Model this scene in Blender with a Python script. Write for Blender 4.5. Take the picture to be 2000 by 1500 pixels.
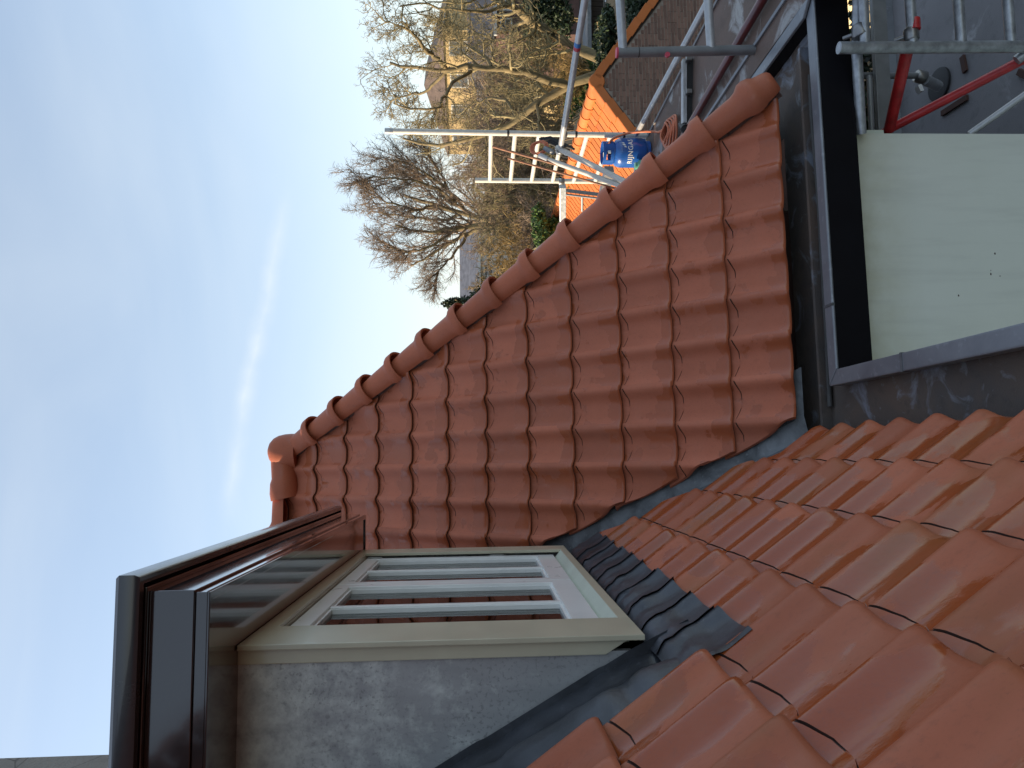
import bpy, bmesh, math, random
import numpy as np
from mathutils import Vector, Matrix

for o in list(bpy.data.objects): bpy.data.objects.remove(o)
scene = bpy.context.scene
col = scene.collection
R = math.radians
random.seed(7); rng = np.random.default_rng(11)

# ------------------------------------------------------------------ camera
# the photograph was taken with the phone on its side: world up points to the left of the picture
F, YAW, PITCH, ROLL = 1372.9, 0.103335, 0.042588, 0.011748
fw = np.array([math.sin(YAW)*math.cos(PITCH), math.cos(YAW)*math.cos(PITCH), -math.sin(PITCH)])
rt = np.array([math.cos(YAW), -math.sin(YAW), 0.0])
dn = np.cross(fw, rt)
c_, s_ = math.cos(ROLL), math.sin(ROLL)
rt, dn = rt*c_ + dn*s_, -rt*s_ + dn*c_
cam = bpy.data.cameras.new('camera'); cam.sensor_width = 36; cam.lens = F/2000*36
cam.clip_start = 0.02; cam.clip_end = 2000
camo = bpy.data.objects.new('camera', cam); col.objects.link(camo)
camo.matrix_world = Matrix(((dn[0], rt[0], -fw[0], 0), (dn[1], rt[1], -fw[1], 0), (dn[2], rt[2], -fw[2], 0), (0, 0, 0, 1)))
scene.camera = camo
scene.render.engine = 'CYCLES'
scene.cycles.max_bounces = 6; scene.cycles.diffuse_bounces = 3; scene.cycles.glossy_bounces = 3; scene.cycles.transparent_max_bounces = 8

# ------------------------------------------------------------------ light
SUN_EL, SUN_AZ = R(21.0), R(12.0)      # low winter sun from the left, a little beyond square
sdir = Vector((-math.cos(SUN_EL)*math.cos(SUN_AZ), math.cos(SUN_EL)*math.sin(SUN_AZ), math.sin(SUN_EL)))
world = bpy.data.worlds.new('World'); scene.world = world; world.use_nodes = True
wt = world.node_tree; wt.nodes.clear()
def wn(t, **kw):
    n = wt.nodes.new(t)
    for k, v in kw.items(): setattr(n, k, v)
    return n
w_out = wn('ShaderNodeOutputWorld'); w_bg = wn('ShaderNodeBackground')
sky = wn('ShaderNodeTexSky'); sky.sky_type = 'NISHITA'; sky.sun_disc = False
sky.sun_elevation = SUN_EL; sky.sun_rotation = math.atan2(sdir.x, sdir.y)
sky.air_density = 1.0; sky.dust_density = 0.6; sky.ozone_density = 1.0
w_bg.inputs['Strength'].default_value = 0.15
# thin high cloud, in world directions
tc = wn('ShaderNodeTexCoord')
mp = wn('ShaderNodeMapping'); mp.inputs['Scale'].default_value = (1.0, 1.0, 3.2); mp.inputs['Rotation'].default_value = (0, R(20), R(20))
nz = wn('ShaderNodeTexNoise'); nz.inputs['Scale'].default_value = 1.7; nz.inputs['Detail'].default_value = 6; nz.inputs['Roughness'].default_value = 0.5; nz.inputs['Distortion'].default_value = 0.5
cr = wn('ShaderNodeValToRGB'); cr.color_ramp.elements[0].position = 0.30; cr.color_ramp.elements[1].position = 0.80
cr.color_ramp.elements[0].color = (0.22, 0.22, 0.22, 1); cr.color_ramp.elements[1].color = (0.52, 0.52, 0.52, 1)
wt.links.new(tc.outputs['Generated'], mp.inputs['Vector']); wt.links.new(mp.outputs['Vector'], nz.inputs['Vector']); wt.links.new(nz.outputs['Fac'], cr.inputs['Fac'])
def ray(x, y):
    q = np.array([(750-y)/F, (x-1000)/F, 1.0]); return rt*q[0] + dn*q[1] + fw*q[2]
# one long faint cloud streak along a great circle
ra, rb = ray(455, 930), ray(545, 470); ra /= np.linalg.norm(ra); rb /= np.linalg.norm(rb)
sn = np.cross(ra, rb); sn /= np.linalg.norm(sn); mid = ra + rb; mid /= np.linalg.norm(mid)
def wmath(op, a, b=None, c=None):
    n = wn('ShaderNodeMath', operation=op)
    for i, v in enumerate((a, b, c)):
        if v is None: continue
        if isinstance(v, (int, float)): n.inputs[i].default_value = v
        else: wt.links.new(v, n.inputs[i])
    return n.outputs[0]
def wdot(v):
    n = wn('ShaderNodeVectorMath', operation='DOT_PRODUCT'); wt.links.new(tc.outputs['Generated'], n.inputs[0]); n.inputs[1].default_value = tuple(v); return n.outputs['Value']
nz2 = wn('ShaderNodeTexNoise'); nz2.inputs['Scale'].default_value = 9; nz2.inputs['Detail'].default_value = 6
wt.links.new(tc.outputs['Generated'], nz2.inputs['Vector'])
nz3 = wn('ShaderNodeTexNoise'); nz3.inputs['Scale'].default_value = 16; nz3.inputs['Detail'].default_value = 6; wt.links.new(tc.outputs['Generated'], nz3.inputs['Vector'])
off = wmath('MULTIPLY', wmath('SUBTRACT', nz2.outputs['Fac'], 0.5), 0.035)
dd = wmath('ABSOLUTE', wmath('ADD', wdot(sn), off))
core = wmath('SUBTRACT', 1.0, wmath('MINIMUM', wmath('DIVIDE', dd, 0.018), 1.0))
along = wmath('MULTIPLY', wmath('MAXIMUM', wmath('MULTIPLY', wmath('SUBTRACT', wdot(mid), 0.972), 36.0), 0.0), 1.0)
streak = wmath('MULTIPLY', wmath('MULTIPLY', wmath('POWER', core, 1.5), wmath('MINIMUM', along, 1.0)), wmath('MAXIMUM', wmath('MULTIPLY', wmath('SUBTRACT', nz3.outputs['Fac'], 0.22), 1.15), 0.0))
sepw = wn('ShaderNodeSeparateXYZ'); wt.links.new(tc.outputs['Generated'], sepw.inputs[0])
haze_f = wmath('MULTIPLY', wmath('POWER', wmath('SUBTRACT', 1.0, wmath('MINIMUM', wmath('ABSOLUTE', sepw.outputs['Z']), 1.0)), 5.0), 0.45)
cl = wmath('MINIMUM', wmath('ADD', wmath('ADD', cr.outputs['Color'], streak), haze_f), 0.85)
mx = wn('ShaderNodeMix', data_type='RGBA'); mx.inputs['B'].default_value = (3.4, 3.75, 4.0, 1)
wt.links.new(cl, mx.inputs['Factor']); wt.links.new(sky.outputs['Color'], mx.inputs['A'])
wt.links.new(mx.outputs['Result'], w_bg.inputs['Color']); wt.links.new(w_bg.outputs['Background'], w_out.inputs['Surface'])
sun = bpy.data.lights.new('sun', 'SUN'); sun.energy = 4.6; sun.angle = R(0.53); sun.color = (1.0, 0.80, 0.55)
suno = bpy.data.objects.new('sun', sun); col.objects.link(suno)
suno.rotation_euler = sdir.to_track_quat('Z', 'Y').to_euler(); suno.location = sdir*60
scene.view_settings.view_transform = 'Standard'; scene.view_settings.look = 'None'
scene.view_settings.exposure = 0.8; scene.view_settings.gamma = 1; scene.view_settings.use_curve_mapping = False

# ------------------------------------------------------------------ helpers
def PX(x, y, c): r = ray(x, y); return r*(c/r[0])
def PY(x, y, c): r = ray(x, y); return r*(c/r[1])
def PZ(x, y, c): r = ray(x, y); return r*(c/r[2])

def tag(o, label=None, cat=None, group=None, kind=None):
    if label: o['label'] = label
    if cat: o['category'] = cat
    if group: o['group'] = group
    if kind or cat: o['kind'] = kind or 'thing'
    return o
def empty(name, loc, label=None, cat=None, group=None, kind='thing'):
    o = bpy.data.objects.new(name, None); col.objects.link(o); o.location = loc; o.empty_display_size = .1
    return tag(o, label, cat, group, kind)
def wloc(o):
    v = Vector((0, 0, 0))
    while o is not None: v = v + Vector(o.location); o = o.parent
    return v
def link(name, me, parent=None, mats=()):
    o = bpy.data.objects.new(name, me); col.objects.link(o)
    for m in mats: me.materials.append(m)
    if parent is not None: o.parent = parent
    return o
class MB:
    def __init__(s): s.v = []; s.f = []; s.m = []
    def add(s, vs, fs, m=0):
        n = len(s.v); s.v += [tuple(map(float, q)) for q in vs]
        for f in fs: s.f.append([i+n for i in f]); s.m.append(m)
        return s
    def box(s, lo, hi, m=0):
        (a, b, c), (d, e, f) = lo, hi
        a, d = min(a, d), max(a, d); b, e = min(b, e), max(b, e); c, f = min(c, f), max(c, f)
        return s.add([(a,b,c),(d,b,c),(d,e,c),(a,e,c),(a,b,f),(d,b,f),(d,e,f),(a,e,f)],
                     [(3,2,1,0),(4,5,6,7),(0,1,5,4),(1,2,6,5),(2,3,7,6),(3,0,4,7)], m)
    def beam(s, p, q, w, h, up=(0,0,1), m=0):
        p, q, up = Vector(p), Vector(q), Vector(up); d = (q-p).normalized(); x = d.cross(up).normalized(); z = x.cross(d)
        vs = []
        for e in (p, q):
            for (i, j) in ((-1,-1),(1,-1),(1,1),(-1,1)): vs.append(e + x*(w/2*i) + z*(h/2*j))
        return s.add(vs, [(3,2,1,0),(4,5,6,7),(0,1,5,4),(1,2,6,5),(2,3,7,6),(3,0,4,7)], m)
    def tube(s, pts, r, n=12, caps=True, m=0, hollow=0):
        pts = [Vector(p) for p in pts]; k = len(pts); rr = [r]*k if isinstance(r, (int, float)) else list(r)
        d0 = (pts[1]-pts[0]).normalized(); ref = Vector((0,0,1)) if abs(d0.z) < .8 else Vector((1,0,0))
        x = d0.cross(ref).normalized(); vs = []
        for i in range(k):
            d = (pts[min(i+1, k-1)]-pts[max(i-1, 0)]).normalized()
            x = (x - d*x.dot(d)).normalized(); y = d.cross(x)
            for j in range(n):
                a = 2*math.pi*j/n; vs.append(pts[i] + (x*math.cos(a)+y*math.sin(a))*rr[i])
        fs = [(i*n+j, i*n+(j+1) % n, (i+1)*n+(j+1) % n, (i+1)*n+j) for i in range(k-1) for j in range(n)]
        if caps: fs += [tuple(range(n-1, -1, -1)), tuple((k-1)*n+j for j in range(n))]
        return s.add(vs, fs, m)
    def lathe(s, c, prof, n=24, m=0):      # prof: (r, z)
        vs = [(c[0]+r*math.cos(2*math.pi*j/n), c[1]+r*math.sin(2*math.pi*j/n), c[2]+z) for r, z in prof for j in range(n)]
        k = len(prof)
        fs = [(i*n+j, i*n+(j+1) % n, (i+1)*n+(j+1) % n, (i+1)*n+j) for i in range(k-1) for j in range(n)]
        if prof[0][0] > 0: fs.append(tuple(range(n-1, -1, -1)))
        if prof[-1][0] > 0: fs.append(tuple((k-1)*n+j for j in range(n)))
        return s.add(vs, fs, m)
    def prism(s, poly, vec, m=0):          # poly: 3d points, extruded by vec
        n = len(poly); v = Vector(vec); p = [Vector(q) for q in poly]
        nrm = Vector((0,0,0))
        for i in range(n): nrm += p[i].cross(p[(i+1) % n])
        if nrm.dot(v) < 0: p.reverse()
        vs = p + [q+v for q in p]
        fs = [tuple(range(n-1, -1, -1)), tuple(range(n, 2*n))] + [(i, (i+1) % n, n+(i+1) % n, n+i) for i in range(n)]
        return s.add(vs, fs, m)
    def grid(s, fn, us, vs_, m=0):
        nu, nv = len(us), len(vs_)
        return s.add([fn(u, v) for u in us for v in vs_], [(i*nv+j, (i+1)*nv+j, (i+1)*nv+j+1, i*nv+j+1) for i in range(nu-1) for j in range(nv-1)], m)
    def mesh(s, name, off=(0,0,0), smooth=None, bevel=0, solid=0):
        me = bpy.data.meshes.new(name); o = off
        me.from_pydata([(a-o[0], b-o[1], c-o[2]) for a, b, c in s.v], [], s.f)
        me.polygons.foreach_set('material_index', s.m)
        if bevel or solid:
            bm = bmesh.new(); bm.from_mesh(me)
            if bevel:
                bmesh.ops.bevel(bm, geom=[e for e in bm.edges if len(e.link_faces) == 2 and e.calc_face_angle(0) > .5], offset=bevel, segments=2, profile=.6, affect='EDGES', clamp_overlap=True)
            bm.to_mesh(me); bm.free()
        if smooth is not None:
            me.polygons.foreach_set('use_smooth', [True]*len(me.polygons)); me.set_sharp_from_angle(angle=R(smooth))
        me.update(); return me
    def build(s, name, mats, parent=None, smooth=None, bevel=0, origin=None):
        mats = mats if isinstance(mats, (list, tuple)) else [mats]
        base = wloc(parent) if parent is not None else Vector((0,0,0))
        org = Vector(origin) if origin is not None else (base if parent is not None else Vector(s.v[0]))
        o = link(name, s.mesh(name, org, smooth, bevel), parent, mats)
        o.location = org - base
        return o

# ------------------------------------------------------------------ materials
M = {}
class NT:
    def __init__(s, name):
        s.m = bpy.data.materials.new(name); s.m.use_nodes = True; s.t = s.m.node_tree; s.t.nodes.clear()
        s.out = s.t.nodes.new('ShaderNodeOutputMaterial'); s.b = s.t.nodes.new('ShaderNodeBsdfPrincipled'); s.t.links.new(s.b.outputs[0], s.out.inputs[0]); M[name] = s.m
    def n(s, t, **kw):
        q = s.t.nodes.new(t)
        for k, v in kw.items(): setattr(q, k, v)
        return q
    def l(s, a, b): s.t.links.new(a, b)
    def set(s, **kw):
        for k, v in kw.items():
            k = k.replace('_', ' '); i = s.b.inputs[k]
            if hasattr(v, 'is_linked') or hasattr(v, 'links'): s.l(v, i)
            elif isinstance(v, tuple): i.default_value = (*v, 1) if len(v) == 3 else v
            else: i.default_value = v
        return s
    def coord(s, kind='Object', scale=(1,1,1), rnd=0.0):
        c = s.n('ShaderNodeTexCoord').outputs[kind]; mp = s.n('ShaderNodeMapping'); mp.inputs['Scale'].default_value = scale
        s.l(c, mp.inputs['Vector'])
        if rnd:
            oi = s.n('ShaderNodeObjectInfo'); m = s.n('ShaderNodeVectorMath', operation='SCALE'); m.inputs[0].default_value = (1.0, 0.73, 0.41)
            mm = s.math('MULTIPLY', oi.outputs['Random'], rnd); s.l(mm, m.inputs['Scale']); s.l(m.outputs['Vector'], mp.inputs['Location'])
        return mp.outputs['Vector']
    def math(s, op, a, b=None, c=None, clamp=False):
        q = s.n('ShaderNodeMath', operation=op); q.use_clamp = clamp
        for i, v in enumerate((a, b, c)):
            if v is None: continue
            if isinstance(v, (int, float)): q.inputs[i].default_value = v
            else: s.l(v, q.inputs[i])
        return q.outputs[0]
    def noise(s, vec, scale, detail=5, rough=.55, dist=0.0):
        q = s.n('ShaderNodeTexNoise'); s.l(vec, q.inputs['Vector']); q.inputs['Scale'].default_value = scale; q.inputs['Detail'].default_value = detail; q.inputs['Roughness'].default_value = rough; q.inputs['Distortion'].default_value = dist
        return q.outputs['Fac']
    def ramp(s, fac, stops):
        q = s.n('ShaderNodeValToRGB'); s.l(fac, q.inputs['Fac']); e = q.color_ramp.elements
        while len(e) < len(stops): e.new(.5)
        for i, (p, c) in enumerate(stops): e[i].position = p; e[i].color = (c, c, c, 1) if isinstance(c, (int, float)) else (*c, 1)
        return q.outputs['Color']
    def mix(s, fac, a, b, blend='MIX'):
        q = s.n('ShaderNodeMix', data_type='RGBA', blend_type=blend)
        for nm, v in (('Factor', fac), ('A', a), ('B', b)):
            if isinstance(v, (int, float)): q.inputs[nm].default_value = v if nm == 'Factor' else (v, v, v, 1)
            elif isinstance(v, tuple): q.inputs[nm].default_value = (*v, 1)
            else: s.l(v, q.inputs[nm])
        return q.outputs['Result']
    def bump(s, h, strength=.3, dist=.01):
        q = s.n('ShaderNodeBump'); q.inputs['Strength'].default_value = strength; q.inputs['Distance'].default_value = dist; s.l(h, q.inputs['Height']); s.l(q.outputs['Normal'], s.b.inputs['Normal'])

def tile_mat(name, dry, wet, amount, rough_dry=.5, rough_wet=.28, tail=.35, algae=0.0, stretch=(1, 1, 1)):
    t = NT(name); v = t.coord(scale=stretch, rnd=37.0)
    raw = t.n('ShaderNodeTexCoord').outputs['Object']; sep = t.n('ShaderNodeSeparateXYZ'); t.l(raw, sep.inputs[0])
    big = t.noise(v, 5.5, 4, .5, .35); fine = t.noise(v, 90, 4, .6); mid_ = t.noise(v, 22, 5, .6)
    # water lingers at the tail and along one flank of the roll: outlines with a crisp edge
    lowb = t.math('MULTIPLY', t.math('SUBTRACT', 1.0, t.math('MULTIPLY', sep.outputs['Y'], 9.0, clamp=True)), tail)
    w = t.math('ADD', t.math('ADD', big, lowb), t.math('MULTIPLY', t.math('SUBTRACT', mid_, .5), .25))
    mask = t.ramp(w, [(1-amount, 0.0), (1-amount+.045, 1.0)])
    oi = t.n('ShaderNodeObjectInfo')
    vary = t.math('MULTIPLY_ADD', oi.outputs['Random'], .26, .87)
    tone = t.mix(t.noise(v, 9, 4), tuple(c*.86 for c in dry), tuple(min(1, c*1.1) for c in dry))
    tone = t.mix(1.0, tone, vary, 'MULTIPLY')
    colr = t.mix(mask, tone, wet)
    colr = t.mix(t.math('MULTIPLY', t.ramp(fine, [(.55, 0.0), (.72, 1.0)]), .22), colr, (.13, .05, .032))
    pore = t.noise(v, 260, 3, .7); colr = t.mix(t.math('MULTIPLY', t.ramp(pore, [(.60, 0.0), (.70, 1.0)]), .35), colr, (.16, .06, .04))
    dust = t.ramp(t.noise(v, 3.1, 5, .65), [(.50, 0.0), (.75, .18)]); colr = t.mix(dust, colr, (.40, .20, .145))
    if algae:
        al = t.ramp(t.noise(v, 3.0, 5, .6), [(.5, 0.0), (.7, algae)]); colr = t.mix(al, colr, (.22, .095, .03))
    t.set(Base_Color=colr, Roughness=t.math('MULTIPLY_ADD', t.math('SUBTRACT', 1.0, mask), rough_dry-rough_wet, rough_wet), Specular_IOR_Level=t.math('MULTIPLY_ADD', mask, .25, .22))
    t.bump(t.math('ADD', t.math('MULTIPLY', fine, .5), mid_), .22, .004)
    return t.m
tile_mat('tile_wing', (.45, .140, .078), (.38, .100, .042), .44, .44, .24)
tile_mat('tile_near', (.39, .114, .058), (.30, .062, .015), .54, .42, .16, -.12, .5, (1.0, .55, 1.0))
tile_mat('tile_hip', (.42, .122, .062), (.38, .098, .040), .36, .46, .34, .0)
tile_mat('tile_orange', (.52, .16, .045), (.44, .12, .035), .35, .6, .5, .0)
def simple(name, colr, rough=.5, metal=0.0, spec=.5, var=.15, scale=8, bump=.0, bscale=60, coat=0.0, dark=None, rnd=11.0, stretch=(1,1,1)):
    t = NT(name); v = t.coord(scale=stretch, rnd=rnd); n = t.noise(v, scale, 6, .6)
    c2 = dark or tuple(c*(1-2*var) for c in colr)
    t.set(Base_Color=t.mix(t.ramp(n, [(.3, 0.0), (.7, 1.0)]), c2, tuple(min(1, c*(1+var)) for c in colr)), Metallic=metal, Specular_IOR_Level=spec,
          Roughness=t.math('MULTIPLY_ADD', n, .2, rough-.1), Coat_Weight=coat, Coat_Roughness=.06)
    if bump: t.bump(t.noise(v, bscale, 5, .6), bump, .006)
    return t
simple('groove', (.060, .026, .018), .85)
simple('tile_edge_shade', (.085, .038, .026), .9, var=.2, scale=20, bump=.4)  # tail faces and undersides: course-line shade put into the colour
simple('deck', (.03, .024, .02), .85)
simple('mortar', (.12, .07, .055), .9, bump=.6)
simple('cream_paint', (.50, .465, .345), .34, var=.05, scale=5, bump=.04, bscale=30, coat=.25)
simple('skylit_paint', (.56, .60, .50), .4, var=.06)  # pale frame paint with the greenish sky light put into its colour
simple('white_paint', (.80, .80, .78), .3, var=.03, coat=.3)
simple('brown_gloss', (.022, .011, .010), .12, var=.1, scale=4, coat=1.0, bump=.03, bscale=12)
simple('soffit_gloss', (.050, .026, .016), .14, var=.12, scale=4, coat=1.0, bump=.10, bscale=7)
simple('roof_trim', (.028, .027, .032), .25, metal=.0, var=.1, coat=.6)
simple('bitumen', (.05, .05, .052), .7, var=.2, bump=.5, bscale=120)
simple('black_board', (.0045, .004, .006), .55, spec=.15, var=.1)
simple('room', (.012, .011, .011), .9)
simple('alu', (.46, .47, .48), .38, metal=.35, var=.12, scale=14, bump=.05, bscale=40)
simple('galv', (.40, .42, .44), .42, metal=.6, var=.2, scale=26, bump=.08, bscale=60)
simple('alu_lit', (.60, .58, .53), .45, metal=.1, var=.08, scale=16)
simple('rail_grey', (.23, .24, .25), .45, metal=.4, var=.1)
simple('red_paint', (.50, .028, .030), .36, var=.2, scale=16, coat=.2)
simple('dark_red', (.10, .008, .012), .32, var=.15, coat=.3)
simple('tape_blue', (.03, .16, .42), .4); simple('tape_red', (.42, .03, .05), .4)
simple('wood_pole', (.26, .105, .045), .5, var=.25, scale=20)
simple('bottle_blue', (.012, .085, .34), .3, var=.12, scale=9, coat=.4)
simple('bottle_white', (.78, .78, .76), .4)
simple('hose_orange', (.55, .16, .075), .5, var=.1)
simple('rubber', (.012, .012, .013), .6)
simple('steel', (.3, .3, .3), .35, metal=.8)
simple('yellow_wall', (.72, .60, .36), .7, var=.05)
simple('red_sticker', (.55, .06, .10), .5)

def lead_mat(name, a, b, sc=3.5, metal=.35, rough=.5, bump=.35):
    t = NT(name); v = t.coord(rnd=5.0); n1 = t.noise(v, sc, 6, .6, .6); n2 = t.noise(v, sc*9, 5, .6)
    c = t.mix(t.ramp(n1, [(.36, 0.0), (.64, 1.0)]), a, b)
    c = t.mix(t.math('MULTIPLY', t.ramp(n2, [(.6, 0.0), (.68, 1.0)]), .25), c, tuple(min(1, q*1.8) for q in b))
    t.set(Base_Color=c, Metallic=metal, Roughness=t.math('MULTIPLY_ADD', n1, .25, rough-.12), Specular_IOR_Level=.5); t.bump(t.math('ADD', n1, t.math('MULTIPLY', n2, .3)), bump, .012)
lead_mat('lead', (.030, .031, .036), (.068, .074, .088), 4.0, .3, .42)
lead_mat('lead_trough', (.045, .043, .040), (.075, .072, .068), 5.0, .2, .6, .5)
lead_mat('zinc_valley', (.07, .072, .075), (.19, .20, .21), 7.0, .45, .5, .2)
lead_mat('zinc_cap', (.17, .18, .20), (.25, .265, .285), 3.0, .4, .40, .10)
# weathered zinc cheek: white oxide blooms near the top, clean grey below, dark specks
t = NT('zinc_cheek'); v = t.coord(rnd=0); vs_ = t.coord(scale=(1, 1, .35))
sep = t.n('ShaderNodeSeparateXYZ'); t.l(t.n('ShaderNodeTexCoord').outputs['Object'], sep.inputs[0])
n1 = t.noise(v, 15, 8, .70, .2); n2 = t.noise(v, 85, 6, .7); n3 = t.noise(vs_, 14, 6, .6)
bloom = t.math('ADD', n1, t.math('MULTIPLY', t.math('SUBTRACT', sep.outputs['Z'], .30), .34))
m1 = t.math('MULTIPLY', t.ramp(bloom, [(.40, 0.0), (.70, 1.0)]), .8)
c = t.mix(t.ramp(n3, [(.35, 0.0), (.68, 1.0)]), (.30, .305, .31), (.37, .375, .38)); c = t.mix(m1, c, (.70, .73, .69))
patch = t.math('MULTIPLY', t.ramp(t.noise(v, 3.2, 4, .5), [(.38, 0.0), (.58, 1.0)]), t.ramp(n2, [(.54, 0.0), (.60, 1.0)]))
c = t.mix(t.math('MULTIPLY', patch, .5), c, (.10, .10, .10)); t.set(Base_Color=c, Metallic=.12, Roughness=t.math('MULTIPLY_ADD', n1, .3, .32)); t.bump(n1, .12, .01)
# gutter / flat roof felt with wet sheen and lichen
def felt(name, a, b, wetc, amt, sc=2.2):
    t = NT(name); v = t.coord(rnd=0); n1 = t.noise(v, sc, 7, .62, .8); n2 = t.noise(v, sc*6, 6, .65); n3 = t.noise(v, 140, 3, .6)
    c = t.mix(t.ramp(n1, [(.35, 0.0), (.65, 1.0)]), a, b); mk = t.ramp(t.noise(v, sc*2.4, 6, .6, 1.2), [(1-amt, 0.0), (1-amt+.10, 1.0)])
    c = t.mix(mk, c, wetc); c = t.mix(t.math('MULTIPLY', t.ramp(n2, [(.55, 0.0), (.66, 1.0)]), .35), c, tuple(q*.45 for q in a))
    t.set(Base_Color=c, Roughness=t.math('MULTIPLY_ADD', t.math('SUBTRACT', 1.0, mk), .38, .30), Specular_IOR_Level=.5); t.bump(t.math('ADD', n3, n2), .35, .006)
felt('gutter_felt', (.075, .066, .060), (.125, .085, .062), (.19, .205, .235), .46, 2.0)
felt('flat_felt', (.16, .098, .074), (.09, .066, .052), (.28, .27, .265), .48, 1.2)
felt('lower_felt', (.17, .165, .17), (.22, .21, .215), (.26, .26, .265), .4, 1.2)
# cream wall with grime, flecks and hairline cracks
t = NT('cream_wall'); v = t.coord(rnd=0); n1 = t.noise(v, 2.2, 6, .6); n2 = t.noise(v, 34, 6, .7)
sep = t.n('ShaderNodeSeparateXYZ'); t.l(t.n('ShaderNodeTexCoord').outputs['Object'], sep.inputs[0])
c = t.mix(n1, (.62, .64, .55), (.72, .73, .65)); gr = t.math('MULTIPLY_ADD', sep.outputs['Z'], 3.2, 1.0, clamp=True)
c = t.mix(t.math('MULTIPLY', t.math('MULTIPLY', gr, t.ramp(t.noise(v, 9, 6, .6), [(.3, .3), (.7, 1.0)])), .75), c, (.42, .40, .24)); stv = t.coord(scale=(1, 1, .12)); c = t.mix(t.math('MULTIPLY', t.ramp(t.noise(stv, 16, 5, .6), [(.5, 0.0), (.75, 1.0)]), .22), c, (.36, .36, .32))
c = t.mix(t.math('MULTIPLY', t.ramp(n2, [(.66, 0.0), (.73, 1.0)]), .5), c, (.20, .17, .13)); t.set(Base_Color=c, Roughness=.55); t.bump(n2, .08, .004)
# rendered chimney
t = NT('render_plaster'); v = t.coord(rnd=0); n1 = t.noise(v, 4, 7, .65); n2 = t.noise(v, 50, 5, .6)
vo = t.n('ShaderNodeTexVoronoi', feature='DISTANCE_TO_EDGE'); t.l(v, vo.inputs['Vector']); vo.inputs['Scale'].default_value = 2.6
c = t.mix(n1, (.17, .16, .145), (.34, .32, .29)); c = t.mix(t.ramp(vo.outputs['Distance'], [(0.0, .8), (.012, 0.0)]), c, (.06, .055, .05)); t.set(Base_Color=c, Roughness=.9); t.bump(t.math('ADD', n1, n2), .5, .02)
# glass
t = NT('glass'); gl = t.n('ShaderNodeBsdfGlossy'); gl.inputs['Roughness'].default_value = .0; tr = t.n('ShaderNodeBsdfTransparent'); tr.inputs['Color'].default_value = (.8, .84, .84, 1)
fr = t.n('ShaderNodeFresnel'); fr.inputs['IOR'].default_value = 1.62; ms = t.n('ShaderNodeMixShader'); t.l(fr.outputs[0], ms.inputs[0]); t.l(tr.outputs[0], ms.inputs[1]); t.l(gl.outputs[0], ms.inputs[2]); t.l(ms.outputs[0], t.out.inputs[0])
# brick pieces
t = NT('brick'); v = t.coord('Object', rnd=50.0); oi = t.n('ShaderNodeObjectInfo'); n1 = t.noise(v, 3, 3)
geo = t.n('ShaderNodeNewGeometry')
c = t.mix(t.math('FRACT', t.math('ADD', oi.outputs['Random'], geo.outputs['Random Per Island'])), (.12, .068, .05), (.25, .14, .10)); c = t.mix(t.math('MULTIPLY', t.noise(v, 40, 5), .6), c, (.17, .11, .085)); t.set(Base_Color=c, Roughness=.85); t.bump(t.noise(v, 60, 4), .4, .006)
simple('brick_joint', (.36, .30, .25), .95, var=.2, bump=.3)
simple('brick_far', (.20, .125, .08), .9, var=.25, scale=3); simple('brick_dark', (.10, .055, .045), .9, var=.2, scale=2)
simple('far_roof_dark', (.055, .055, .065), .7, var=.2, scale=1.5, stretch=(1, 1, 6)); simple('far_roof_grey', (.16, .16, .18), .7, var=.2, scale=2)
simple('far_roof_brown', (.14, .10, .08), .8, var=.2, scale=2); simple('far_white', (.50, .50, .47), .7, var=.05); simple('far_yellow', (.50, .36, .17), .8, var=.1)
simple('window_glass', (.05, .06, .07), .08, var=.1, spec=.8); simple('moss', (.16, .17, .03), .9, var=.3, scale=12)
simple('bark', (.24, .185, .095), .85, var=.3, scale=7, bump=.8, bscale=40, stretch=(1, 1, .3))
simple('twig_olive', (.29, .235, .12), .85, var=.25, scale=3); simple('twig_brown', (.27, .195, .135), .85, var=.25, scale=3)
simple('twig_gold', (.30, .20, .075), .85, var=.25, scale=3); simple('leaf_dark', (.022, .042, .014), .6, var=.4, scale=5)
simple('leaf_green', (.07, .13, .02), .6, var=.4, scale=6); simple('leaf_bud', (.22, .14, .09), .8)
simple('ground', (.04, .037, .022), .95, var=.35, scale=.35, rnd=0); simple('fence_wood', (.045, .033, .027), .85, var=.3, scale=6, stretch=(4, 4, .4)); simple('shed_felt', (.20, .21, .22), .8)
simple('soil_dark', (.018, .016, .012), .95, var=.3)

# ------------------------------------------------------------------ ground
g = MB().add([(-900,-900,-6.5),(900,-900,-6.5),(900,900,-6.5),(-900,900,-6.5)], [(0,1,2,3)]).build('ground', M['ground'], origin=(0,0,-6.5)); tag(g, kind='structure')

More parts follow.
